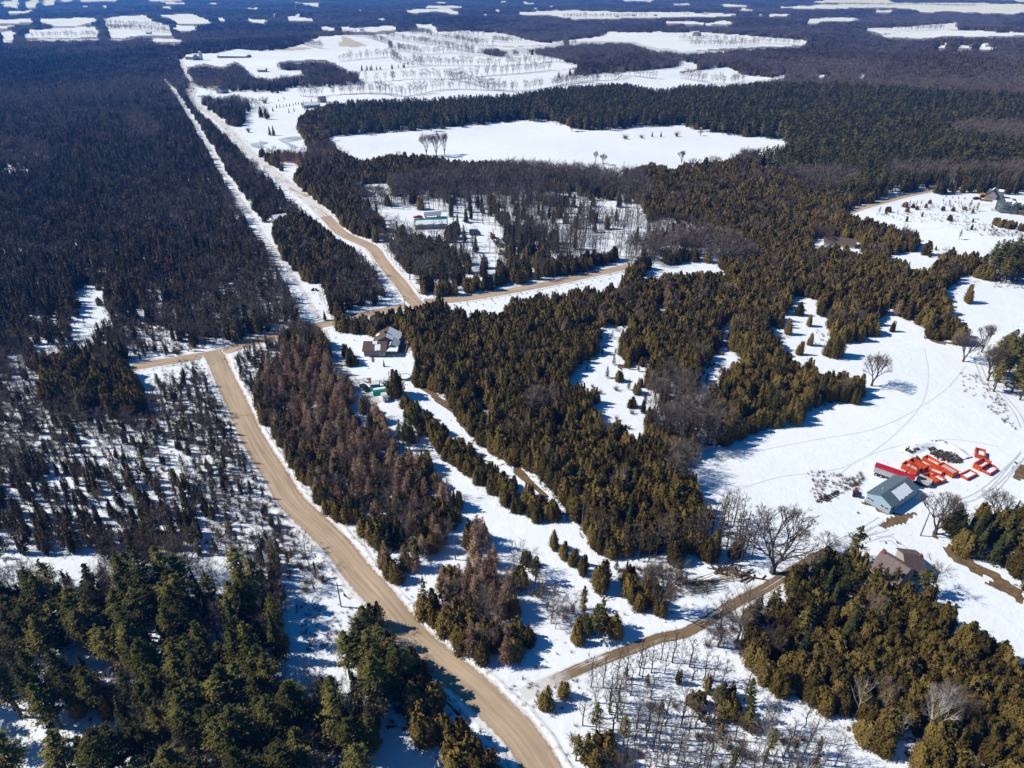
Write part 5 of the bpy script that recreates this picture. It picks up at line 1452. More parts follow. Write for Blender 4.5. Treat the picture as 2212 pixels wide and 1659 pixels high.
for v, x, y, t, w, lab in (
  ('B', 1360, 1388, 850, 1.25, 'big cone-shaped cedar beside the trampoline'), ('V6', 387, 368, 246, 1.3, 'big yellow-green cedar beside the lane clearing'),
  ('V6', 180, 200, 112, 1.0, 'narrow cedar at the top corner of the lane clearing'), ('V6', 225, 240, 165, 1.1, 'second cedar down the lane clearing'),
  ('V6', 265, 272, 195, 1.1, 'third cedar down the lane clearing'), ('V6', 308, 308, 222, 1.0, 'fourth cedar down the lane clearing'),
  ('V6', 500, 412, 325, 1.1, 'cedar below the brush at the lane clearing'), ('V4', 1280, 346, 290, 1.1, 'small cone cedar alone on the snow'),
  ('V4', 1155, 352, 278, 1.1, 'left cedar of two at the edge of the small snowfield'), ('V4', 1190, 382, 308, 1.0, 'right cedar of two at the edge of the small snowfield'),
  ('V4', 1375, 474, 362, 1.2, 'wide round cedar in the white field'), ('V4', 1415, 472, 375, 1.0, 'cedar leaning on the wide round one'), ('V4', 1225, 770, 668, 1.0, 'cedar stepping out of the cedar arm into the field'),
  ('V4', 1475, 680, 605, 1.1, 'cedar at the outer side of the cedar arm'), ('V4', 1285, 430, 370, 1.0, 'cedar at the back of the little clump'), ('V4', 1240, 470, 405, 1.1, 'cedar in front of the little clump'),
  ('V4', 1640, 370, 318, 1.0, 'cedar at the right end of the low clump in the field'), ('V4', 1965, 246, 160, .9, 'cedar at the right of the tall-trunked row'),
  ('E', 1150, 888, 830, 1.2, 'dark little cedar in the gap of the right woods'), ('E', 1080, 975, 908, 1.0, 'brown little cedar below the gap of the right woods'),
  ('E', 985, 488, 420, .9, 'thin cedar on the open slope, left part'), ('E', 1320, 538, 455, 1.7, 'broad low juniper in the middle of the open slope'), ('E', 800, 545, 472, 1.0, 'cedar near the left edge of the open slope'),
  ('E', 1825, 620, 570, 1.1, 'cedar at the left end of the hedge below the green house'), ('E', 1595, 555, 500, 1.0, 'upper cedar of two on the open slope'), ('E', 1580, 645, 565, 1.0, 'lower cedar of two on the open slope'),
  ('V4', 1240, 300, 235, 1.3, 'cedar clump centre on the small snowfield'), ('V4', 1330, 300, 225, 1.1, 'tall cedar right of the small snowfield')):
    lone('cedar', v, x, y, t, lab, w)
lone('pine', 'E', 1430, 762, 642, 'small pine alone in the middle of the open slope', .9)
lone('pine', 'E', 1550, 400, 288, 'pine left of two below the right houses', 1.1); lone('pine', 'E', 1640, 420, 310, 'pine right of two below the right houses', 1.0)
for v, x, y, t, w, lab in (('F', 840, 970, 922, 1.0, 'thin bush on the snow left of the dark spruce pair'), ('F', 980, 708, 655, 1.6, 'dense brown bush left of the planted spruces'),
  ('V2', 490, 600, 580, 1.5, 'leftmost bush on the white lake field'), ('V2', 560, 597, 580, 1.3, 'bush beside the tree island on the white lake field'), ('V2', 712, 590, 568, 1.2, 'bush at the right of the tree island'),
  ('E', 1190, 985, 925, 1.2, 'grey round bush in the gap of the right woods'), ('B', 1190, 1200, 1065, 1.2, 'pale bush beside the big cone-shaped cedar')):
    lone('shrub', v, x, y, t, lab, w)

# ------------------------------------------------------------------ buildings
PM = dict(
 steelwall=plain('blue_grey_steel', (.30,.42,.50), .5, .06), steelroof=plain('slate_blue_steel', (.10,.145,.175), .45, .10), snowroof=plain('roof_snow', (.78,.83,.90), .8, .03),
 glass=plain('dark_glass', (.03,.04,.05), .15, .05), white=plain('white_paint', (.75,.75,.73), .5, .05), siding=plain('beige_siding', (.36,.32,.26), .7, .08),
 shingle=plain('brown_shingles', (.115,.080,.062), .9, .22, 6), door=plain('grey_garage_door', (.26,.23,.22), .6, .06), post=plain('dark_post', (.05,.045,.04), .6, .1),
 deck=plain('weathered_deck', (.22,.17,.12), .8, .2), barnmetal=plain('brown_metal_roof', (.17,.125,.115), .45, .1), darkmetal=plain('dark_brown_metal_roof', (.085,.060,.060), .45, .1),
 brick=plain('yellow_brick', (.42,.33,.20), .8, .15, 4), brickred=plain('red_brick', (.28,.10,.06), .8, .2, 4), orange=plain('orange_container_paint', (.62,.080,.014), .5, .38, 1.8),
 orange_in=plain('worn_container_inside', (.33,.06,.03), .7, .3, 2), concrete=plain('pale_rubble', (.42,.42,.42), .9, .25, 3), tarp=plain('red_tarp', (.42,.012,.030), .5, .08), alu=plain('aluminium_side', (.62,.62,.60), .4, .06),
 tyre=plain('tyre_rubber', (.018,.018,.020), .9, .1), rust=plain('red_brown_boom', (.22,.035,.02), .6, .2), beigem=plain('pale_machine_paint', (.50,.49,.43), .5, .1),
 green=plain('green_metal_roof', (.010,.19,.12), .45, .1), teal=plain('teal_tarp', (.012,.30,.25), .5, .1), darkgreen=plain('dark_green_siding', (.055,.085,.082), .6, .08),
 greyroof=plain('grey_shingles', (.10,.105,.12), .9, .15, 5), greywall=plain('grey_siding', (.24,.235,.22), .7, .08), ply=plain('orange_plywood', (.55,.27,.07), .7, .12), barnboard=plain('weathered_barn_board', (.24,.235,.235), .85, .15),
 steel=plain('galvanised_steel', (.45,.46,.47), .4, .1), black=plain('black_paint', (.02,.02,.024), .35, .1), vanteal=plain('dark_teal_van_paint', (.03,.07,.085), .35, .08), redp=plain('red_paint', (.40,.02,.02), .4, .1),
 wood=plain('grey_pole_wood', (.16,.13,.10), .85, .2), log=plain('dark_wet_log', (.075,.055,.042), .9, .35, 5), yellow=plain('yellow_machine_paint', (.55,.30,.05), .5, .15))

def frame2(v, ax, ay, bx, by, h=0.0):
    """origin at the foot of a, x towards b"""
    A = at_h(ax, ay, h, v); B = at_h(bx, by, h, v)
    z = float(hgt(A.x, A.y)); d = B - A
    return Vector((A.x, A.y, z - .05)), math.atan2(d.y, d.x), math.hypot(d.x, d.y)
def at_h(px, py, h, v='D'):
    p = at(px, py, v)
    if h == 0: return p
    c = Vector((0, 0, CAMH)); d = (p - c)
    for _ in range(12):      # slide up the line of sight until h metres above the ground there
        z = float(hgt(p.x, p.y)) + h
        t = (CAMH - z) / -d.z; p = c + d * t
    return p
def gable(root, W, D, H, rise, wall, roof, over=.4, x0=0, y0=0, axis='y', snow=None, ribs=False, z0=0.0, th=.14):
    """one block: walls with gable ends, two roof planes, the ridge along axis"""
    def m(x, y, z): return (x0 + x, y0 + y, z + z0)
    w = MB()
    if axis == 'y':
        P = [(0, 0), (W, 0), (W, H), (W / 2, H + rise), (0, H)]
        b = len(w.V); w.V += [m(x, 0, z) for x, z in P] + [m(x, D, z) for x, z in P]
    else:
        P = [(0, 0), (D, 0), (D, H), (D / 2, H + rise), (0, H)]
        w.V += [m(W, y, z) for y, z in P] + [m(0, y, z) for y, z in P]
    n = 5; w.F += [(4,3,2,1,0)[::-1], (5,6,7,8,9)[::-1]] + [(i, i + n, (i+1) % n + n, (i+1) % n) for i in range(n)]
    o = w.build('wall', wall, root)
    half = (W if axis == 'y' else D) / 2; L = D if axis == 'y' else W
    k = rise / half
    outs = []
    for sgn in (-1, 1):
        r = MB()
        e0 = half + over
        def q(u, l, t):      # u from ridge (0) to eave (e0)
            z = H + rise - k * u + t + .02
            c = half + sgn * u
            return m(c, l, z) if axis == 'y' else m(l, c, z)
        P8 = [q(0, -over, 0), q(e0, -over, 0), q(e0, L + over, 0), q(0, L + over, 0), q(0, -over, th), q(e0, -over, th), q(e0, L + over, th), q(0, L + over, th)]
        r.hexa(P8)
        if ribs:
            nr = int(L / 1.0)
            for i in range(nr + 1):
                l = -over + (L + 2 * over - .06) * i / nr
                r.hexa([q(0, l, th), q(e0, l, th), q(e0, l + .06, th), q(0, l + .06, th), q(0, l, th + .05), q(e0, l, th + .05), q(e0, l + .06, th + .05), q(0, l + .06, th + .05)])
        ro = r.build('roof', roof, root); outs.append(ro)
        if snow and sgn in snow:
            for (ua, ub, la, lb) in snow[sgn]:
                pl = []; g = random.Random(int(la * 100) + 5)
                cn = 9
                ring = []
                for i in range(cn): ring.append((ua + g.uniform(0, .06), la + (lb - la) * i / cn))
                for i in range(4): ring.append((ua + (ub - ua) * i / 4, lb - g.uniform(0, .03)))
                for i in range(cn): ring.append((ub - g.uniform(0, .10), lb + (la - lb) * i / cn))
                for i in range(4): ring.append((ub + (ua - ub) * i / 4, la + g.uniform(0, .03)))
                s = MB(); bot = [q(u * e0, -over + l * (L + 2 * over), th + .01) for u, l in ring]; top = [q(u * e0, -over + l * (L + 2 * over), th + .13) for u, l in ring]
                N = len(ring); s.V = bot + top; s.F = [tuple(range(N, 2 * N))] + [(i, (i+1) % N, (i+1) % N + N, i + N) for i in range(N)]
                link('roof_snow', mesh_from('roof_snow', s.V, s.F, [PM['snowroof']]), ro)
    return o, outs
def window(root, x, y, z, w, h, face='-y', frame='white', name='window'):
    """a framed pane on a wall facing -y, +x or -x"""
    f = MB(); p = MB(); t = .06
    bars = ((-w/2-t, -w/2, -h/2-t, h/2+t), (w/2, w/2+t, -h/2-t, h/2+t), (-w/2, w/2, h/2, h/2+t), (-w/2, w/2, -h/2-t, -h/2), (-.025, .025, -h/2, h/2))
    for a, b, c, d in bars:
        if face == '-y': f.box(x+a, x+b, y-.07, y-.005, z+c, z+d)
        elif face == '+x': f.box(x+.005, x+.07, y+a, y+b, z+c, z+d)
        else: f.box(x-.07, x-.005, y+a, y+b, z+c, z+d)
    if face == '-y': p.box(x-w/2, x+w/2, y-.04, y-.006, z-h/2, z+h/2)
    elif face == '+x': p.box(x+.006, x+.04, y-w/2, y+w/2, z-h/2, z+h/2)
    else: p.box(x-.04, x-.006, y-w/2, y+w/2, z-h/2, z+h/2)
    o = f.build(name, PM[frame], root); p.build('pane', PM['glass'], o); return o
def slab_door(root, x, y, w, h, face='-y', mat='door', name='door', panels=4):
    d = MB()
    for i in range(panels):
        z0, z1 = .05 + i * h / panels, .05 + (i + 1) * h / panels - .05
        if face == '-y': d.box(x-w/2, x+w/2, y-.05, y-.005, z0, z1)
        else: d.box(x+.005, x+.05, y-w/2, y+w/2, z0, z1)
    o = d.build(name, PM[mat], root)
    h_ = MB()
    if face == '-y': h_.box(x-.12, x+.12, y-.10, y-.052, h*.45, h*.45+.06)
    else: h_.box(x+.052, x+.10, y-.12, y+.12, h*.45, h*.45+.06)
    h_.build('handle', PM['black'], o); return o

# the grey-blue steel shed
O, rz, W = frame2('A', 300, 795, 582, 957)
Dp = (at(955, 775, 'A') - at(582, 957, 'A')).length
Hh = tall(582, 957, 957 - 855, 'A')
s = empty('steel_shed', O, rz, 'grey-blue steel shed with a snow patch on its roof beside the orange containers', 'shed')
gable(s, W, Dp, Hh, 1.5, PM['steelwall'], PM['steelroof'], .25, ribs=True, snow={1: [(.16, .99, .30, .80)]})
for x in (W * .14, W * .26, W * .68, W * .86): window(s, x, 0, 1.55, .8, .75)
slab_door(s, W, Dp * .30, 1.0, 2.0, '+x', 'steelwall'); slab_door(s, W, Dp * .58, 3.2, 2.5, '+x', 'steelwall', 'rolling_door', 6)
window(s, W, Dp * .12, 1.5, .9, .8, '+x', 'steelroof')
MB().tube((W * .3, Dp * .25, Hh), (W * .3, Dp * .25, Hh + 1.6), .12, n=8).build('vent_pipe', PM['alu'], s)
b_ = MB(); b_.box(-.12, -.02, .1, Dp - .1, .02, .35); b_.box(0.1, W - .1, -.12, -.02, .02, .3); b_.build('footing', PM['concrete'], s)

# the brown-roofed house with snow on its right-hand slopes
O, rz, W = frame2('B', 805, 668, 1190, 670)
hs = empty('brown_roofed_house', O, rz, 'beige house with brown shingle roof half under snow in the clearing', 'house')
m1 = W
gable(hs, m1, 7.0, 2.6, 2.0, PM['siding'], PM['shingle'], .5, axis='x', snow={-1: [(.30, .95, .50, .76), (.0, .35, .38, .60)]})
gable(hs, 9.4, 8.5, 2.7, 2.6, PM['siding'], PM['shingle'], .5, x0=m1 - 5.6, y0=6.0, axis='y', snow={1: [(.03, .99, .04, .97)], -1: [(.6, .95, .55, .75)]})
gable(hs, 4.2, 5.5, 2.6, 1.5, PM['siding'], PM['shingle'], .35, x0=m1 + .05, y0=2.2, axis='y', snow={1: [(.05, .98, .04, .97)], -1: [(.2, .98, .05, .5)]})
slab_door(hs, 1.6, 0, 2.4, 2.1, name='garage_door'); slab_door(hs, 4.4, 0, 2.4, 2.1, name='garage_door'); window(hs, 6.9, 0, 1.5, .9, .8)
window(hs, m1 + 4.25, 4.2, 1.4, 1.3, 1.1, '+x'); window(hs, m1 + 4.2, 9.2, 1.5, 1.4, 1.1, '+x'); window(hs, m1 + 4.2, 12.6, 1.5, 1.4, 1.1, '+x'); window(hs, m1 + 2.1, 2.2, 1.4, 1.2, 1.1)
po = MB()
for x in (m1 + .3, m1 + 2.2, m1 + 4.1): po.box(x - .08, x + .08, .1, .26, 0, 2.4)
po.build('porch_post', PM['post'], hs)
r = MB(); r.hexa([(m1 - .1, -.25, 2.42), (m1 + 4.6, -.25, 2.42), (m1 + 4.6, 2.3, 2.95), (m1 - .1, 2.3, 2.95), (m1 - .1, -.25, 2.58), (m1 + 4.6, -.25, 2.58), (m1 + 4.6, 2.3, 3.12), (m1 - .1, 2.3, 3.12)]); r.build('porch_roof', PM['snowroof'], hs)
dk = MB(); dk.box(m1 + 4.3, m1 + 7.0, 3.0, 13.5, .45, .62)
for i in range(5): dk.box(m1 + 6.8, m1 + 6.95, 3.1 + i * 2.5, 3.25 + i * 2.5, 0, 1.5)
dk.build('deck', PM['deck'], hs)
rl = MB(); rl.box(m1 + 6.85, m1 + 6.93, 3.0, 13.4, 1.42, 1.52); rl.box(m1 + 6.85, m1 + 6.93, 3.0, 13.4, .95, 1.03); rl.build('railing', PM['post'], hs)
sn = MB(); sn.box(m1 + 5.2, m1 + 6.6, 9.5, 13.3, .63, .85); sn.build('deck_snow', PM['snowroof'], hs)
ch = MB(); ch.box(m1 - 1.6, m1 - .9, 9, 9.7, 5, 6.4); ch.build('chimney', PM['brickred'], hs)
def simple_thing(name, label, cat, loc, rz=0): return empty(name, loc, rz, label, cat)
p = at(1380, 330, 'B'); t = simple_thing('gazebo', 'small flat-topped gazebo behind the brown-roofed house', 'gazebo', p)
g_ = MB()
for x in (-1.4, 1.4):
    for y in (-1, 1): g_.box(x - .07, x + .07, y - .07, y + .07, 0, 2.2)
g_.build('post', PM['post'], t); MB().box(-1.8, 1.8, -1.3, 1.3, 2.2, 2.42).build('roof', PM['snowroof'], t)
# trampoline
p = at(1545, 1060, 'B'); t = simple_thing('trampoline', 'round black-rimmed trampoline with snow on it right of the cone-shaped cedar', 'trampoline', p)
g_ = MB(); R_ = 1.9
ring = [(R_ * math.cos(a * math.pi / 12), R_ * math.sin(a * math.pi / 12), .8) for a in range(25)]
for a, b in zip(ring[:-1], ring[1:]): g_.tube(a, b, .13, n=5, cap=False)
g_.build('rim', PM['black'], t)
g_ = MB()
for a in range(4): x, y = R_ * math.cos(a * 1.57 + .4), R_ * math.sin(a * 1.57 + .4); g_.tube((x, y, -.1), (x, y, .8), .05, n=5)
g_.build('leg', PM['steel'], t)
me = mesh_from('mat', [(q[0] * .95, q[1] * .95, .82) for q in ring[:-1]], [tuple(range(24))], [PM['snowroof']]); link('mat', me, t)
# sheds by the driveway
O, rz, W = frame2('B', 945, 1275, 1090, 1262)
t = empty('garden_shed', O, rz, 'little green shed with snow on its dark roof behind the teal tarp shelter', 'shed'); gable(t, W, 2.6, 2.0, .8, PM['teal'], PM['black'], .2, axis='x', snow={-1: [(.1, .95, .05, .95)]}); slab_door(t, W / 2, 0, .9, 1.8)
O, rz, W = frame2('B', 975, 1385, 1222, 1345)
t = empty('tarp_shelter', O, rz, 'long low teal tarp shelter streaked with snow by the driveway', 'shelter')
arc = [(1.5 - 1.6 * math.cos(a * math.pi / 8), 1.7 * math.sin(a * math.pi / 8) + .3) for a in range(9)]
g_ = MB(); g_.prismx([(-.1, 0)] + arc + [(3.1, 0)], 0, W); g_.build('tarp', PM['teal'], t)
g_ = MB()
for i in (3, 4): a, b = arc[i], arc[i+1]; g_.hexa([(.3, a[0], a[1]+.01), (W-.4, a[0], a[1]+.01), (W-.4, b[0], b[1]+.01), (.3, b[0], b[1]+.01), (.3, a[0], a[1]+.1), (W-.4, a[0], a[1]+.1), (W-.4, b[0], b[1]+.1), (.3, b[0], b[1]+.1)])
g_.build('snow_cover', PM['snowroof'], t)

def wheel(root, x, y, r=.45, w=.3, name='wheel'):
    m = MB(); m.tube((x, y - w / 2, r), (x, y + w / 2, r), r, n=14); o = m.build(name, PM['tyre'], root)
    k = MB(); k.tube((x, y - w / 2 - .02, r), (x, y + w / 2 + .02, r), r * .5, n=8); k.build('rim', PM['steel'], o); return o
def pickup(v, x, y, rz, label, mat, name='parked_car', cat='car', box=False, L=4.8):
    """saloon-like car: bonnet, cabin with sloping glass, boot, wheels, lamps; or a box van"""
    p = at(x, y, v); t = empty(name, p, rz, label, cat); w = 1.8
    if not box:
        b = MB(); b.prismx([(0, 0)], 0, 0) if False else None
        b = MB(); prof = [(-L/2, .35), (L/2, .35), (L/2, .8), (L/2 - .1, .95), (L*.22, 1.0), (-L*.42, 1.05), (-L/2, .95)]
        b.V = [(a, -w/2, z) for a, z in prof] + [(a, w/2, z) for a, z in prof]; n = len(prof)
        b.F = [tuple(range(n)), tuple(range(2*n-1, n-1, -1))] + [(i, i+n, (i+1) % n + n, (i+1) % n) for i in range(n)]
        bo = b.build('body', mat, t)
        c = MB(); c.hexa([(-L*.38, -w/2+.06, 1.0), (L*.24, -w/2+.06, 1.0), (L*.24, w/2-.06, 1.0), (-L*.38, w/2-.06, 1.0), (-L*.28, -w/2+.22, 1.5), (L*.08, -w/2+.22, 1.5), (L*.08, w/2-.22, 1.5), (-L*.28, w/2-.22, 1.5)]); c.build('cabin_glass', PM['glass'], t)
        MB().box(-L*.29, L*.09, -w/2+.2, w/2-.2, 1.5, 1.55).build('car_roof', mat, t)
        xs = (-L*.32, L*.32); r = .34
    else:
        MB().box(-L/2, L*.22, -1.1, 1.1, .75, 3.0).build('cargo_box', mat, t)
        c = MB(); c.hexa([(L*.225, -1, .5), (L/2, -1, .5), (L/2, 1, .5), (L*.225, 1, .5), (L*.225, -1, 2.3), (L*.36, -.9, 2.3), (L*.36, .9, 2.3), (L*.225, 1, 2.3)]); c.build('cab', mat, t)
        MB().hexa([(L*.39, -.8, 1.45), (L*.43, -.85, 1.3), (L*.43, .85, 1.3), (L*.39, .8, 1.45), (L*.37, -.8, 2.2), (L*.375, -.8, 2.2), (L*.375, .8, 2.2), (L*.37, .8, 2.2)]).build('windscreen', PM['glass'], t)
        MB().box(-L/2, L*.3, -.5, .5, .45, .75).build('chassis', PM['black'], t)
        xs = (-L*.3, L*.34); r = .42; w = 1.9
    for xx in xs:
        for yy in (-w/2 + .08, w/2 - .08): wheel(t, xx, yy, r, .22)
    for yy in (-w*.33, w*.33): MB().box(L/2 - .02, L/2 + .03, yy - .16, yy + .16, .68, .82).build('headlight', PM['white'], t)
    return t
pickup('B', 815, 1250, 2.2, 'dark car parked on the driveway behind the larches', PM['black'])
pickup('E', 1640, 278, .25, 'black car parked beside the orange plywood porch', PM['black'])
pickup('C', 1280, 412, 0.0, 'dark teal box van standing in the camp clearing', PM['vanteal'], 'box_van', 'van', True, 6.4)
pickup('C', 595, 208, 3.1, 'red truck beside the white trailer in the camp', PM['redp'], 'red_truck', 'truck', False, 5.4)
pickup('C', 1275, 572, 1.5, 'brown van among the trees in the camp', PM['rust'], 'brown_van', 'van', False, 5.2)
# grey camper by the teal shelter
O, rz, W = frame2('B', 1150, 1500, 1240, 1480); t = empty('camper', O, rz, 'small grey camper below the teal tarp shelter', 'camper')
m = MB(); m.prismx([(0, .5), (3.2, .5), (3.2, 2.1), (2.6, 2.5), (.5, 2.5), (0, 2.0)], 0, W); m.build('body', PM['alu'], t); wheel(t, W/2, -.1, .35); wheel(t, W/2, 3.3, .35); window(t, W/2, 0, 1.6, .8, .5)

# farmhouse half hidden by pines
def hid_block(v, ridge_a, ridge_b, H, rise, half, name, label, wall, roof, parent=None):
    A = at_h(*ridge_a, H + rise, v); B = at_h(*ridge_b, H + rise, v)
    d = Vector((B.x - A.x, B.y - A.y, 0)); L = d.length; d.normalize(); rz = math.atan2(d.y, d.x)
    nrm = Vector((-d.y, d.x, 0)); O = Vector((A.x, A.y, float(hgt(A.x, A.y)) - .05)) - nrm * half
    t = empty(name, O, rz, label, 'house') if parent is None else parent
    gable(t, L, 2 * half, H, rise, wall, roof, .35, axis='x', ribs=True); return t, L
t, L = hid_block('A', (510, 1405), (830, 1600), 4.6, 2.4, 3.8, 'farmhouse', 'yellow-brick farmhouse with brown metal roof behind the pines', PM['brick'], PM['barnmetal'])
MB().box(-.1, .6, 3.5, 4.1, 6.2, 8.0).build('chimney', PM['brickred'], t); window(t, 2, 0, 3, .9, 1.2); window(t, 5, 0, 3, .9, 1.2)
t, L = hid_block('A', (775, 1425), (975, 1448), 2.8, 1.8, 3.6, 'farmhouse_annex', 'low annex with dark brown metal roof next to the yellow-brick farmhouse', PM['siding'], PM['darkmetal']); window(t, 2, 0, 1.6, .9, 1); MB().box(L-.5, L+.1, 3.2, 3.8, 3.5, 5.2).build('chimney', PM['brickred'], t)
# two houses on the right hill
O, rz, W = frame2('E', 1740, 272, 1870, 290); t = empty('grey_house', O, rz, 'grey house with a steep snowy gable, upper of the two at the far right', 'house')
gable(t, W, 12, 2.9, 2.8, PM['greywall'], PM['greyroof'], .4, axis='y', snow={-1: [(.05, .5, .5, .95)]}); gable(t, W * .9, 8, 2.8, 2.6, PM['greywall'], PM['greyroof'], .4, x0=W * .5, y0=4.2, axis='x', snow={-1: [(.05, .45, .4, .9)]})
window(t, W * .3, 0, 1.6, 1, 1); slab_door(t, W * .68, 0, 2.4, 2.2, name='garage_door'); window(t, W, 2, 1.6, 1, 1, '+x')
O, rz, W = frame2('E', 1680, 262, 1742, 266); t = empty('plywood_porch', O, rz, 'open orange plywood porch at the corner of the grey house', 'porch')
m = MB(); m.box(0, .15, 0, 3, 0, 2.4); m.box(W - .15, W, 0, 3, 0, 2.4); m.box(0, W, 2.85, 3, 0, 2.4); m.build('side_panel', PM['ply'], t); MB().box(-.1, W + .1, -.1, 3.1, 2.4, 2.55).build('top', PM['ply'], t)
O, rz, W = frame2('E', 1935, 445, 2230, 462); t = empty('dark_green_house', O, rz, 'two-storey dark green house with grey gables at the far right', 'house')
gable(t, W, 10, 5.0, 2.6, PM['darkgreen'], PM['greyroof'], .45, axis='x', snow={-1: [(.02, .55, .12, .42), (.02, .6, .55, .9)]})
for k in (.47, .86):
    gable(t, 4.2, 5, 5.0, 2.0, PM['darkgreen'], PM['greyroof'], .4, x0=W * k - 2.1, y0=-1.6, axis='y', snow={-1: [(.1, .8, .4, .95)]})
    window(t, W * k, -1.6, 3.6, 1.1, 1.2); window(t, W * k, -1.6, 1.4, 1.6, 1.3)
for k in (.08, .2, .32): window(t, W * k, 0, 3.7, 1.2, 1.0); window(t, W * k, 0, 1.4, 1.2, 1.1)
window(t, 0, 3, 3.7, 1, 1.1, '-x'); window(t, 0, 6, 3.7, 1, 1.1, '-x'); window(t, 0, 5, 1.4, 1.4, 1.1, '-x')
m = MB(); m.box(W * .6, W * .8, -3.4, 0, 2.5, 2.7)
m.build('balcony', PM['deck'], t)
m = MB()
for x in (W * .61, W * .7, W * .79): m.box(x - .08, x + .08, -3.35, -3.2, 0, 2.5)
m.build('balcony_post', PM['ply'], t)
# green-roofed camp building, trailer, machines
O, rz, W = frame2('C', 560, 345, 945, 335); t = empty('camp_building', O, rz, 'long camp building with green metal roof half under snow', 'building')
gable(t, W, 7.5, 2.6, 2.2, PM['greywall'], PM['green'], .4, axis='x', ribs=True, snow={-1: [(.24, .995, .01, .99)]})
for k in (.15, .35, .55, .8): window(t, W * k, 0, 1.5, 1, .9)
slab_door(t, W * .46, 0, 1, 2)
O, rz, W = frame2('C', 665, 212, 875, 198); t = empty('white_trailer', O, rz, 'long white box trailer behind the green-roofed camp building', 'trailer')
MB().box(0, W, 0, 2.5, 1.0, 3.6).build('box', PM['white'], t)
m = MB()
for i in range(9): m.box(W * (i + .5) / 9 - .05, W * (i + .5) / 9 + .05, -.05, 0, 1.0, 3.6)
m.build('side_rib', PM['steel'], t)
for x in (1.2, W - 2.2, W - 1.0): wheel(t, x, .2, .5)
def digger(v, x, y, rz, label, name, bodym, boomm, reach=1.0):
    p = at(x, y, v); t = empty(name, p, rz, label, 'excavator')
    for yy in (-1.1, 1.1):
        m = MB(); pr = [(-1.7, .35), (-1.3, .05), (1.3, .05), (1.7, .35), (1.3, .75), (-1.3, .75)]
        m.V = [(a, yy - .28, z) for a, z in pr] + [(a, yy + .28, z) for a, z in pr]; n = 6
        m.F = [tuple(range(n)), tuple(range(2*n-1, n-1, -1))] + [(i, i+n, (i+1) % n + n, (i+1) % n) for i in range(n)]
        m.build('track', PM['tyre'], t)
    MB().prism([(-1.9, -1.2), (-.2, -1.3), (1.2, -1.2), (1.3, 1.2), (-.2, 1.3), (-1.9, 1.2), (-2.2, .6), (-2.2, -.6)], .85, 1.75).build('engine_deck', bodym, t)
    MB().hexa([(.1, .25, 1.76), (1.3, .25, 1.76), (1.3, 1.25, 1.76), (.1, 1.25, 1.76), (.15, .3, 2.8), (1.0, .3, 2.8), (1.0, 1.2, 2.8), (.15, 1.2, 2.8)]).build('cab', PM['glass'], t)
    MB().box(.08, 1.05, .25, 1.25, 2.81, 2.9).build('cab_roof', bodym, t)
    m = MB(); m.tube((1.1, -.4, 1.5), (3.0 * reach, -.4, 4.3), .24, .2, 4); m.tube((3.0 * reach, -.4, 4.3), (4.9 * reach, -.4, 4.5), .2, .17, 4); m.build('boom', boomm, t)
    m = MB(); m.tube((4.8 * reach, -.4, 4.7), (5.5 * reach, -.4, 1.2), .17, .12, 4); m.build('dipper_arm', boomm, t)
    m = MB(); m.hexa([(5.1 * reach, -.9, .3), (5.9 * reach, -.9, .2), (5.9 * reach, .1, .2), (5.1 * reach, .1, .3), (5.2 * reach, -.9, 1.2), (5.8 * reach, -.9, 1.3), (5.8 * reach, .1, 1.3), (5.2 * reach, .1, 1.2)]); m.build('bucket', PM['rust'], t)
    return t
digger('A', 975, 585, 2.35, 'pale excavator with red-brown boom raised among the orange containers', 'excavator', PM['beigem'], PM['rust'], .8)
digger('C', 1490, 445, 1.7, 'dark red machine at the log heap in the camp', 'camp_excavator', PM['rust'], PM['rust'], .35)
digger('C', 1600, 640, 2.9, 'yellow machine among the rubble right of the camp', 'yellow_digger', PM['yellow'], PM['yellow'], .5)
# red-topped trailer
O, rz, W = frame2('A', 385, 487, 850, 648); W = min(W, 15.5)
t = empty('grain_trailer', O, rz, 'long white trailer under a bright red tarp behind the grey-blue shed', 'trailer')
m = MB(); m.box(0, W, 0, 2.5, 1.25, 3.0); m.build('box', PM['alu'], t)
m = MB()
for i in range(26): x = W * (i + .5) / 26; m.box(x - .05, x + .05, -.08, 0, 1.25, 2.98)
o_ = m.build('side_rib', PM['steel'], t); tag(o_, None, None, None, 'stuff')
m = MB(); m.prismx([(-.1, 2.98), (2.6, 2.98), (2.3, 3.2), (1.25, 3.42), (.2, 3.2)], -.1, W + .1); m.build('tarp', PM['tarp'], t)
for x in (.9, 2.2, W - 3.6, W - 2.3): wheel(t, x, .35, .52, .5); wheel(t, x, 2.15, .52, .5)
MB().box(.2, W - .2, .9, 1.6, .9, 1.25).build('chassis', PM['black'], t)
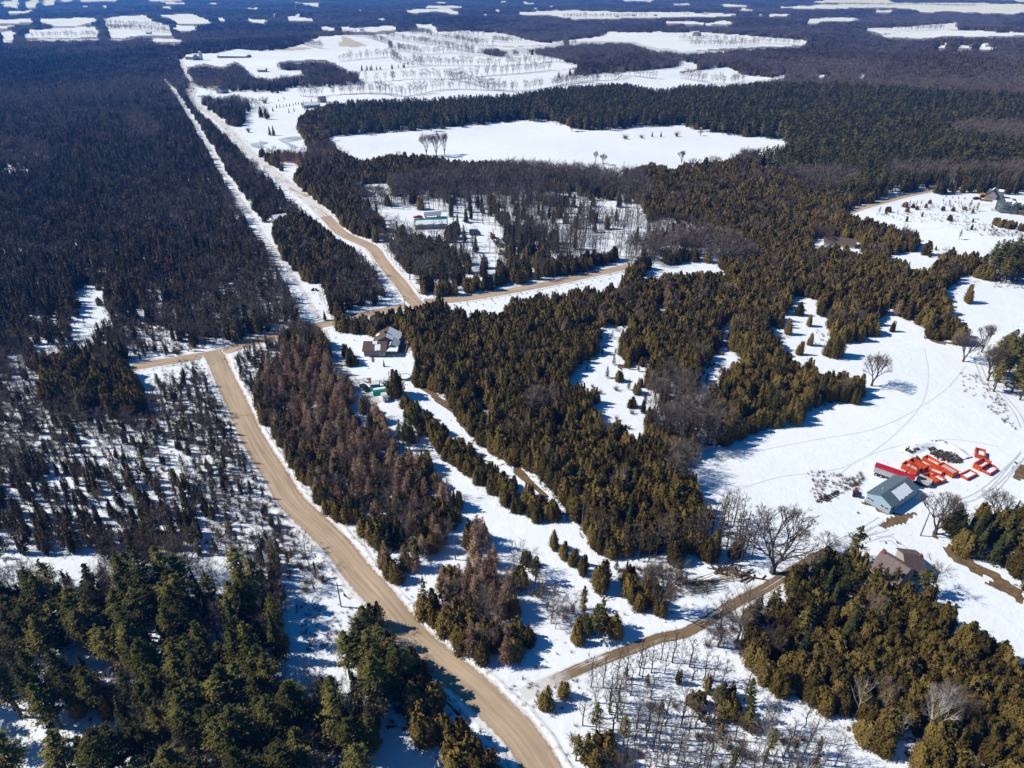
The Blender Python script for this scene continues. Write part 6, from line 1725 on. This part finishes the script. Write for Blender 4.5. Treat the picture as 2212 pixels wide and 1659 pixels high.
# roll-off containers
def container(v, a, b, width, h, label, fill, n=9, wheels=True):
    O, rz, L = frame2(v, a[0], a[1], b[0], b[1])
    t = empty('rolloff_container', O, rz, label, 'container', 'orange roll-off containers'); th = .12
    m = MB(); m.box(0, L, 0, th, .25, h); m.box(0, L, width - th, width, .25, h); m.box(0, th, th, width - th, .25, h); m.build('side_wall', PM['orange'], t)
    d = MB(); d.box(L - th, L, th + .01, width - th - .01, .25, h - .02); d.box(L, L + .06, width / 2 - .06, width / 2 + .06, .3, h - .1); d.build('tailgate', PM['orange'], t)
    r = MB()
    for i in range(n + 1):
        x = (L - .12) * i / n
        r.box(x, x + .12, -.09, -.002, .25, h - .03); r.box(x, x + .12, width + .002, width + .09, .25, h - .03)
    for y in (.3, width / 2, width - .4): r.box(-.08, -.002, y, y + .1, .25, h - .03)
    r.build('side_rib', PM['orange'], t)
    k = MB(); k.box(-.1, L + .05, -.11, .16, h, h + .12); k.box(-.1, L + .05, width - .16, width + .11, h, h + .12); k.box(-.1, .16, .161, width - .161, h, h + .12); k.box(L - .2, L + .05, .161, width - .161, h, h + .12); k.build('top_rail', PM['orange'], t)
    f = MB(); f.box(th, L - th, th, width - th, .25, .32); f.build('floor', PM['orange_in'], t)
    g = random.Random(int(a[0])); q = MB(); nx = 10
    zz = .32 + (h - .3) * fill[0]
    V = [(th + (L - 2 * th) * i / nx, th + (width - 2 * th) * j / 3, zz + g.uniform(-.12, .12)) for i in range(nx + 1) for j in range(4)]
    F = [(i * 4 + j, (i + 1) * 4 + j, (i + 1) * 4 + j + 1, i * 4 + j + 1) for i in range(nx) for j in range(3)]
    link('load', mesh_from('load', V, F, [PM[fill[1]]], True), t)
    for x in (.7, L - .9):
        m = MB(); m.tube((x, .3, .14), (x, width - .3, .14), .14, n=8); m.build('roller', PM['black'], t)
    return t
container('A', (975, 315), (1170, 425), 2.2, 1.25, 'shallow orange container, uppermost of the slanting row, snow inside', (.2, 'snowroof'))
container('A', (1150, 415), (1332, 526), 2.4, 1.6, 'deep orange container filled with grey rubble at the right end of the slanting row', (.75, 'concrete'))
container('A', (722, 412), (900, 498), 2.4, 1.8, 'deep orange container with a grey floor, leftmost and nearest the red-topped trailer', (.6, 'concrete'))
container('A', (800, 365), (985, 462), 2.3, 1.6, 'empty orange container just behind the leftmost one', (.1, 'orange_in'))
container('A', (1003, 430), (1195, 512), 2.0, .95, 'narrow low orange container in the middle of the slanting row, snow inside', (.25, 'snowroof'))
container('A', (985, 525), (1115, 614), 2.0, 1.35, 'orange container directly right of the excavator', (.1, 'orange_in'))
container('A', (1085, 515), (1205, 592), 1.9, .9, 'small orange container tucked behind the one by the excavator', (.25, 'snowroof'))
container('A', (1510, 555), (1632, 492), 2.2, .8, 'low orange container with snow in it, lowest of the right-hand group', (.28, 'snowroof'), 5)
container('A', (1782, 498), (1880, 432), 2.2, .8, 'low orange container at the far right of the yard', (.28, 'snowroof'), 5)
container('A', (1672, 448), (1788, 376), 2.2, 1.6, 'deep square orange container in the middle of the right-hand group', (.2, 'snowroof'), 5)
container('A', (1716, 308), (1720, 228), 2.4, 1.3, 'orange container standing end-on at the snow mound, topmost of all', (.3, 'snowroof'), 4)
# snow berm and heap of dark split logs in it
berm = smooth_line([at(x, y, 'A') for x, y in ((770, 235), (850, 190), (950, 140), (1080, 110), (1200, 118), (1330, 165), (1440, 230), (1530, 290))], 1.2)
V = []; F = []; g = random.Random(4); nx = 8
for i, p in enumerate(berm):
    a = berm[max(i-1, 0)]; b = berm[min(i+1, len(berm)-1)]; d = (b - a).normalized(); s_ = Vector((d.y, -d.x, 0))
    e = math.sin(math.pi * min(1, (i + .3) / len(berm)))**.4
    for j in range(nx + 1):
        u = j / nx; q = p + s_ * (u - .5) * 5.0
        V.append((q.x, q.y, float(hgt(q.x, q.y)) - .03 + (1.15 * e * math.sin(math.pi * u) ** 1.3 + (g.uniform(-.22, .25) if 0 < j < nx else 0))))
for i in range(len(berm) - 1):
    for j in range(nx): k = i * (nx + 1) + j; F.append((k, k + 1, k + nx + 2, k + nx + 1))
tag(link('snow_berm', mesh_from('snow_berm', V, F, [PM['snowroof']], True)), 'curved bank of ploughed snow behind the orange containers', None, None, 'structure')
def rubble(name, v, poly, n, smin, smax, mat, label, hmax=.8, kind='stuff'):
    P = [at(x, y, v) for x, y in poly]; xs = [p.x for p in P]; ys = [p.y for p in P]; m = MB(); g = random.Random(len(poly) * n)
    def inside(x, y):
        c = False; j = len(P) - 1
        for i in range(len(P)):
            if (P[i].y > y) != (P[j].y > y) and x < (P[j].x - P[i].x) * (y - P[i].y) / (P[j].y - P[i].y) + P[i].x: c = not c
            j = i
        return c
    k = 0; tr = 0
    while k < n and tr < n * 30:
        tr += 1; x, y = g.uniform(min(xs), max(xs)), g.uniform(min(ys), max(ys))
        if not inside(x, y): continue
        k += 1; z = float(hgt(x, y)) + g.uniform(.0, hmax); a = g.uniform(0, 3.14); L = g.uniform(smin, smax); dz = g.uniform(-.15, .15)
        m.tube((x - math.cos(a) * L/2, y - math.sin(a) * L/2, z - dz), (x + math.cos(a) * L/2, y + math.sin(a) * L/2, z + dz), g.uniform(.10, .22), n=5)
    o = m.build(name, mat); return tag(o, label, None, None, kind)
rubble('firewood_heap', 'A', [(1050,180),(1120,160),(1190,200),(1280,215),(1400,260),(1455,310),(1430,350),(1330,345),(1200,320),(1120,270),(1060,225)], 190, .4, 1.3, PM['log'], 'loose heap of dark split logs in front of the snow bank', .7)
rubble('debris', 'A', [(770,215),(800,170),(900,145),(985,160),(900,220),(850,240)], 90, .4, 1.6, PM['log'], 'dark sticks and rubble at the left end of the snow bank', .9)
rubble('debris', 'A', [(1000,120),(1080,98),(1180,100),(1290,128),(1290,140),(1180,118),(1080,112),(1010,130)], 60, .5, 1.8, PM['log'], 'dark sticks along the crest of the snow bank', .9)
rubble('debris', 'A', [(860,300),(920,290),(960,320),(900,330)], 30, .5, 1.6, PM['log'], 'dark sticks behind the orange containers', .8)
rubble('debris', 'V4', [(1310,1100),(1330,1085),(1400,1062),(1480,1030),(1500,1030),(1420,1062),(1370,1100),(1330,1120)], 55, .3, 1.1, PM['log'], 'line of dark scrap and dry weeds running to the shed', .4)
rubble('debris', 'C', [(1480,470),(1560,460),(1640,540),(1600,600),(1540,560)], 90, .5, 2.5, PM['log'], 'tangle of logs at the right of the camp clearing', .8)
rubble('debris', 'C', [(1130,230),(1230,270),(1220,290),(1140,250)], 16, .8, 3, PM['log'], 'logs lying on the snow in the camp', .3)
rubble('debris', 'V6', [(860,270),(1000,280),(1090,330),(1060,345),(960,330),(870,300)], 38, 1.0, 3.5, PM['log'], 'cut branches strewn below the huge leafless tree', .6)
# brush pile of felled small trees
t = empty('brush_pile', at(860, 355, 'V6'), .25, 'big pile of felled trunks and brush beside the muddy side road', 'brush pile')
m = MB(); g = random.Random(9)
for i in range(15): y = g.uniform(-2, 2); x = g.uniform(-3, 3); L = g.uniform(6, 10); m.tube((x - L/2, y, .2 + g.uniform(0, .4)), (x + L/2, y + g.uniform(-1.5, 1.5), .4 + g.uniform(0, 1.2)), .13, .05, 5)
m.build('felled_trunk', PM['log'], t)
P = []; Q = []
for i in range(420): b = np.array([g.uniform(-6.5, -1), g.uniform(-2.5, 2.5), g.uniform(0, 1.3)]); P.append(b); Q.append(b + np.array([g.uniform(-2.4, .2), g.uniform(-1, 1), g.uniform(-.2, .8)]))
P = np.array(P); Q = np.array(Q); D_ = Q - P; S_ = np.cross(D_, np.random.default_rng(2).normal(0, 1, D_.shape)); S_ /= np.linalg.norm(S_, axis=1)[:, None]
V = np.stack([P - S_ * .04, P + S_ * .04, Q], 1).reshape(-1, 3); link('brush', mesh_from('brush', V, np.arange(len(V)).reshape(-1, 3), [M['twig']]), t)
# small machines in the snow by the shed
p = at(1375, 1085, 'V4'); t = empty('hay_rake', p, .5, 'old black farm implement with ring wheels in the snow left of the shed', 'farm implement')
m = MB(); m.tube((-2.2, 0, .7), (2.2, 0, .8), .09, n=6); m.tube((0, 0, .75), (1.2, -1.6, .4), .07, n=6); m.build('frame', PM['black'], t)
for x in (-1.8, -.7, .4, 1.5):
    m = MB()
    for k in range(14): a = k * 2 * math.pi / 14; b = (k+1) * 2 * math.pi / 14; m.tube((x + .55 * math.cos(a), 0, .6 + .55 * math.sin(a)), (x + .55 * math.cos(b), 0, .6 + .55 * math.sin(b)), .09, n=4, cap=False)
    m.build('wheel', PM['tyre'], t)
p = at(190, 725, 'A'); t = empty('small_tractor', p, 1.2, 'small dark red tractor standing left of the shed', 'tractor')
MB().box(-.4, 1.5, -.4, .4, .6, 1.2).build('bonnet', PM['rust'], t); MB().box(-1.0, -.4, -.5, .5, .7, 1.7).build('seat_post', PM['black'], t)
MB().tube((.9, 0, 1.2), (.9, 0, 1.9), .06, n=6).build('exhaust', PM['black'], t)
for y in (-.75, .75): wheel(t, -.7, y, .7, .3); wheel(t, 1.2, y * .8, .38, .2)
for i, (x, y) in enumerate(((1353, 192), (1367, 193))):
    p = at(x, y, 'V3'); t = empty('snowmobile', p, 1.2 + i, ('left' if i == 0 else 'right') + ' one of two dark snowmobiles on the trail clearing', 'snowmobile')
    MB().prismx([(-.35, .25), (.35, .25), (.25, .8), (-.25, .8)], -.9, .6).build('body', PM['black'], t); MB().box(-1.3, .2, -.22, .22, .0, .3).build('track', PM['tyre'], t); MB().box(.2, 1.3, -.5, -.38, 0, .08).box(.2, 1.3, .38, .5, 0, .08).build('ski', PM['steel'], t)
    MB().hexa([(.5,-.3,.6),(.9,-.3,.5),(.9,.3,.5),(.5,.3,.6),(.35,-.25,1.1),(.4,-.25,1.1),(.4,.25,1.1),(.35,.25,1.1)]).build('windscreen', PM['glass'], t)
# utility poles
def pole(v, x, y, top, label, arm=True):
    p = at(x, y, v); h = min(13, max(7, tall(x, y, y - top, v))); t = empty('utility_pole', p, rnd.uniform(-.3, .3), label, 'pole')
    MB().tube((0, 0, -.3), (0, 0, h), .17, .11, 8).build('shaft', PM['wood'], t)
    if arm:
        MB().box(-1.1, 1.1, -.07, .07, h - .9, h - .75).build('crossarm', PM['wood'], t)
        for xx in (-1, 0, 1): MB().tube((xx, 0, h - .75), (xx, 0, h - .5), .05, n=6).build('insulator', PM['white'], t)
    return t
pole('V5', 1474, 453, 348, 'utility pole in the roadside clearing beside the main road'); pole('V6', 303, 104, 8, 'utility pole at the corner of the central stand', False)
pole('V6', 1012, 130, 38, 'utility pole behind the huge leafless tree', False); pole('A', 962, 1210, 925, 'leaning utility pole right of the shed', False)
pole('V3', 1750, 280, 212, 'utility pole at the road junction by the central stand'); pole('V5', 1968, 250, 180, 'utility pole at the notch of the larch belt', False)
pole('V3', 2102, 855, 812, 'utility pole on the orange bank of the upper clearing', False); pole('F', 953, 1112, 1035, 'utility pole at the snowy pond', False)
pole('V3', 1350, 905, 840, 'utility pole hidden in the larch belt', False)
# far farms
def farm(v, a, b, depth, H, rise, name, label, wall, roof, cat='barn', axis='x', snow=True, wins=2):
    O, rz, W = frame2(v, a[0], a[1], b[0], b[1]); t = empty(name, O, rz, label, cat)
    gable(t, W, depth, H, rise, PM[wall], PM[roof], .4, axis=axis, snow=({-1: [(.05, .97, .03, .97)]} if snow else None))
    for i in range(wins): window(t, W * (i + .5) / wins, 0, H * .5, 1.3, 1.1)
    return t
farm('F', (550, 622), (598, 624), 13, 5, 3.5, 'grey_barn', 'grey barn with a pale gable near the bend of the far road', 'barnboard', 'greyroof', axis='y', snow=False)
farm('F', (270, 316), (335, 320), 12, 5, 3.0, 'white_barn', 'pale barn with snowy roof left of the silo', 'barnboard', 'steel', snow=True)
farm('F', (335, 322), (398, 318), 16, 5, 5.0, 'gabled_barn', 'big gabled grey barn directly beside the silo', 'barnboard', 'steel', axis='y', snow=False)
farm('F', (556, 302), (822, 300), 18, 3.6, 2.6, 'long_barn', 'very long low cattle barn right of the silo', 'barnboard', 'steel', snow=True, wins=9)
p = at(413, 318, 'F'); t = empty('silo', p, 0, 'tall pale concrete silo with a domed cap at the far farm', 'silo')
h = tall(413, 318, 72, 'F'); MB().tube((0, 0, 0), (0, 0, h), 3.0, n=16).build('shaft', PM['concrete'], t); m = MB(); m.tube((0, 0, h), (0, 0, h + 1.2), 3.0, 2.1, 16); m.tube((0, 0, h + 1.2), (0, 0, h + 2), 2.1, .3, 16); m.build('cap', PM['steel'], t)
farm('F', (918, 428), (992, 428), 9, 3, 2.5, 'hidden_farmhouse', 'low farmhouse in the white glade of the dark wood', 'greywall', 'greyroof', 'house')
farm('F', (1340, 758), (1482, 742), 9, 3, 2.6, 'pond_house', 'blue-grey roofed house at the end of the planted spruce row', 'greywall', 'greyroof', 'house')
farm('F', (1482, 704), (1540, 700), 9, 3.5, 2.8, 'brown_barn', 'small brown barn behind the blue-grey roofed house', 'deck', 'barnmetal', snow=False)
farm('F', (100, 325), (150, 325), 8, 3, 2, 'roadside_shed', 'small snow-roofed shed left of the far road end', 'greywall', 'greyroof', 'shed')
farm('V1', (1188, 972), (1248, 962), 7, 2.8, 2.0, 'trail_cabin', 'small brown-roofed cabin behind the round cedar stand', 'siding', 'shingle', 'cabin', snow=True)
farm('V2', (1345, 1062), (1480, 1075), 7, 2.6, 1.8, 'hidden_yard_house', 'low brown house in the hidden yard among cedars', 'siding', 'shingle', 'house', snow=False)
farm('S3', (82, 231), (118, 233), 14, 5, 4, 'field_barn', 'dark barn standing in the farthest white field', 'barnboard', 'greyroof', snow=False)
for i, (v, x, y, w, lab) in enumerate((('S2', 1480, 128, 20, 'tiny white house left of the mast'), ('S2', 1790, 112, 26, 'tiny house with a white gable right of the mast'), ('S2', 1900, 104, 22, 'tiny house at the middle of the far village'), ('S2', 2040, 106, 24, 'tiny house toward the right of the far village'),
    ('S2', 1710, 160, 24, 'tiny house below the far village'), ('S2', 130, 200, 28, 'tiny house in the left far glade'), ('S2', 600, 165, 18, 'tiny house at the end of the left far glade'), ('S3', 20, 92, 30, 'tiny house at the left of the farthest hamlet'),
    ('S3', 150, 92, 30, 'tiny house in the farthest hamlet'), ('S3', 1175, 170, 22, 'tiny white-roofed house on the dark ridge'), ('S3', 1790, 108, 34, 'tiny red barn on the far right hill'), ('S3', 1700, 298, 24, 'tiny house in the woods at the right, left one'),
    ('S3', 1860, 306, 40, 'tiny long house in the woods at the right'), ('S3', 1960, 300, 24, 'tiny pale house in the woods at the right'), ('S1', 950, 222, 34, 'tiny dark house among the upper left fields'), ('S1', 560, 178, 26, 'tiny house on the upper left fields'))):
    farm(v, (x, y), (x + w, y), 11, 3.5, 3, 'far_house', lab, 'brickred' if 'red barn' in lab else ('white' if i % 2 else 'greywall'), 'greyroof', 'house', snow=(i % 3 != 0), wins=1)
p = at(1597, 130, 'S2'); t = empty('radio_mast', p, 0, 'thin lattice radio mast rising from the far village', 'mast'); h = tall(1597, 130, 118, 'S2')
m = MB()
for k in range(3): a = k * 2.094; m.tube((1.6 * math.cos(a), 1.6 * math.sin(a), 0), (.3 * math.cos(a), .3 * math.sin(a), h), .28, .18, 4)
m.build('leg', PM['steel'], t); m = MB()
for i in range(14):
    for k in range(3): a, b = k * 2.094, (k + 1) * 2.094; r0 = 1.6 - 1.3 * i / 14; r1 = 1.6 - 1.3 * (i + 1) / 14; m.tube((r0 * math.cos(a), r0 * math.sin(a), h * i / 14), (r1 * math.cos(b), r1 * math.sin(b), h * (i + 1) / 14), .12, n=3)
m.build('lattice', PM['steel'], t)
p = at(1545, 578, 'V1'); t = empty('deer_blind', p, 0, 'little white hut at the far edge of the white lake field', 'hut'); gable(t, 2.4, 2.4, 2.2, .8, PM['white'], PM['snowroof'], .2); window(t, 1.2, 0, 1.3, .6, .5)
# ------------------------------------------------------------------ the air
hb = MB().box(-12500, 12500, -12500, 12500, -26, 123)
mh = bpy.data.materials.new('blue_haze'); mh.use_nodes = True
nh = mh.node_tree; nh.nodes.clear()
oh = nh.nodes.new('ShaderNodeOutputMaterial'); pv = nh.nodes.new('ShaderNodeVolumePrincipled')
pv.inputs['Color'].default_value = (.04, .27, 1.0, 1)
pv.inputs['Absorption Color'].default_value = (.50, .50, .50, 1)
pv.inputs['Density'].default_value = HAZE
pv.inputs['Anisotropy'].default_value = 0.2
nh.links.new(pv.outputs[0], oh.inputs['Volume'])
hz = hb.build('haze', mh)
tag(hz, 'thin blue winter haze over the whole valley', None, None, 'stuff')
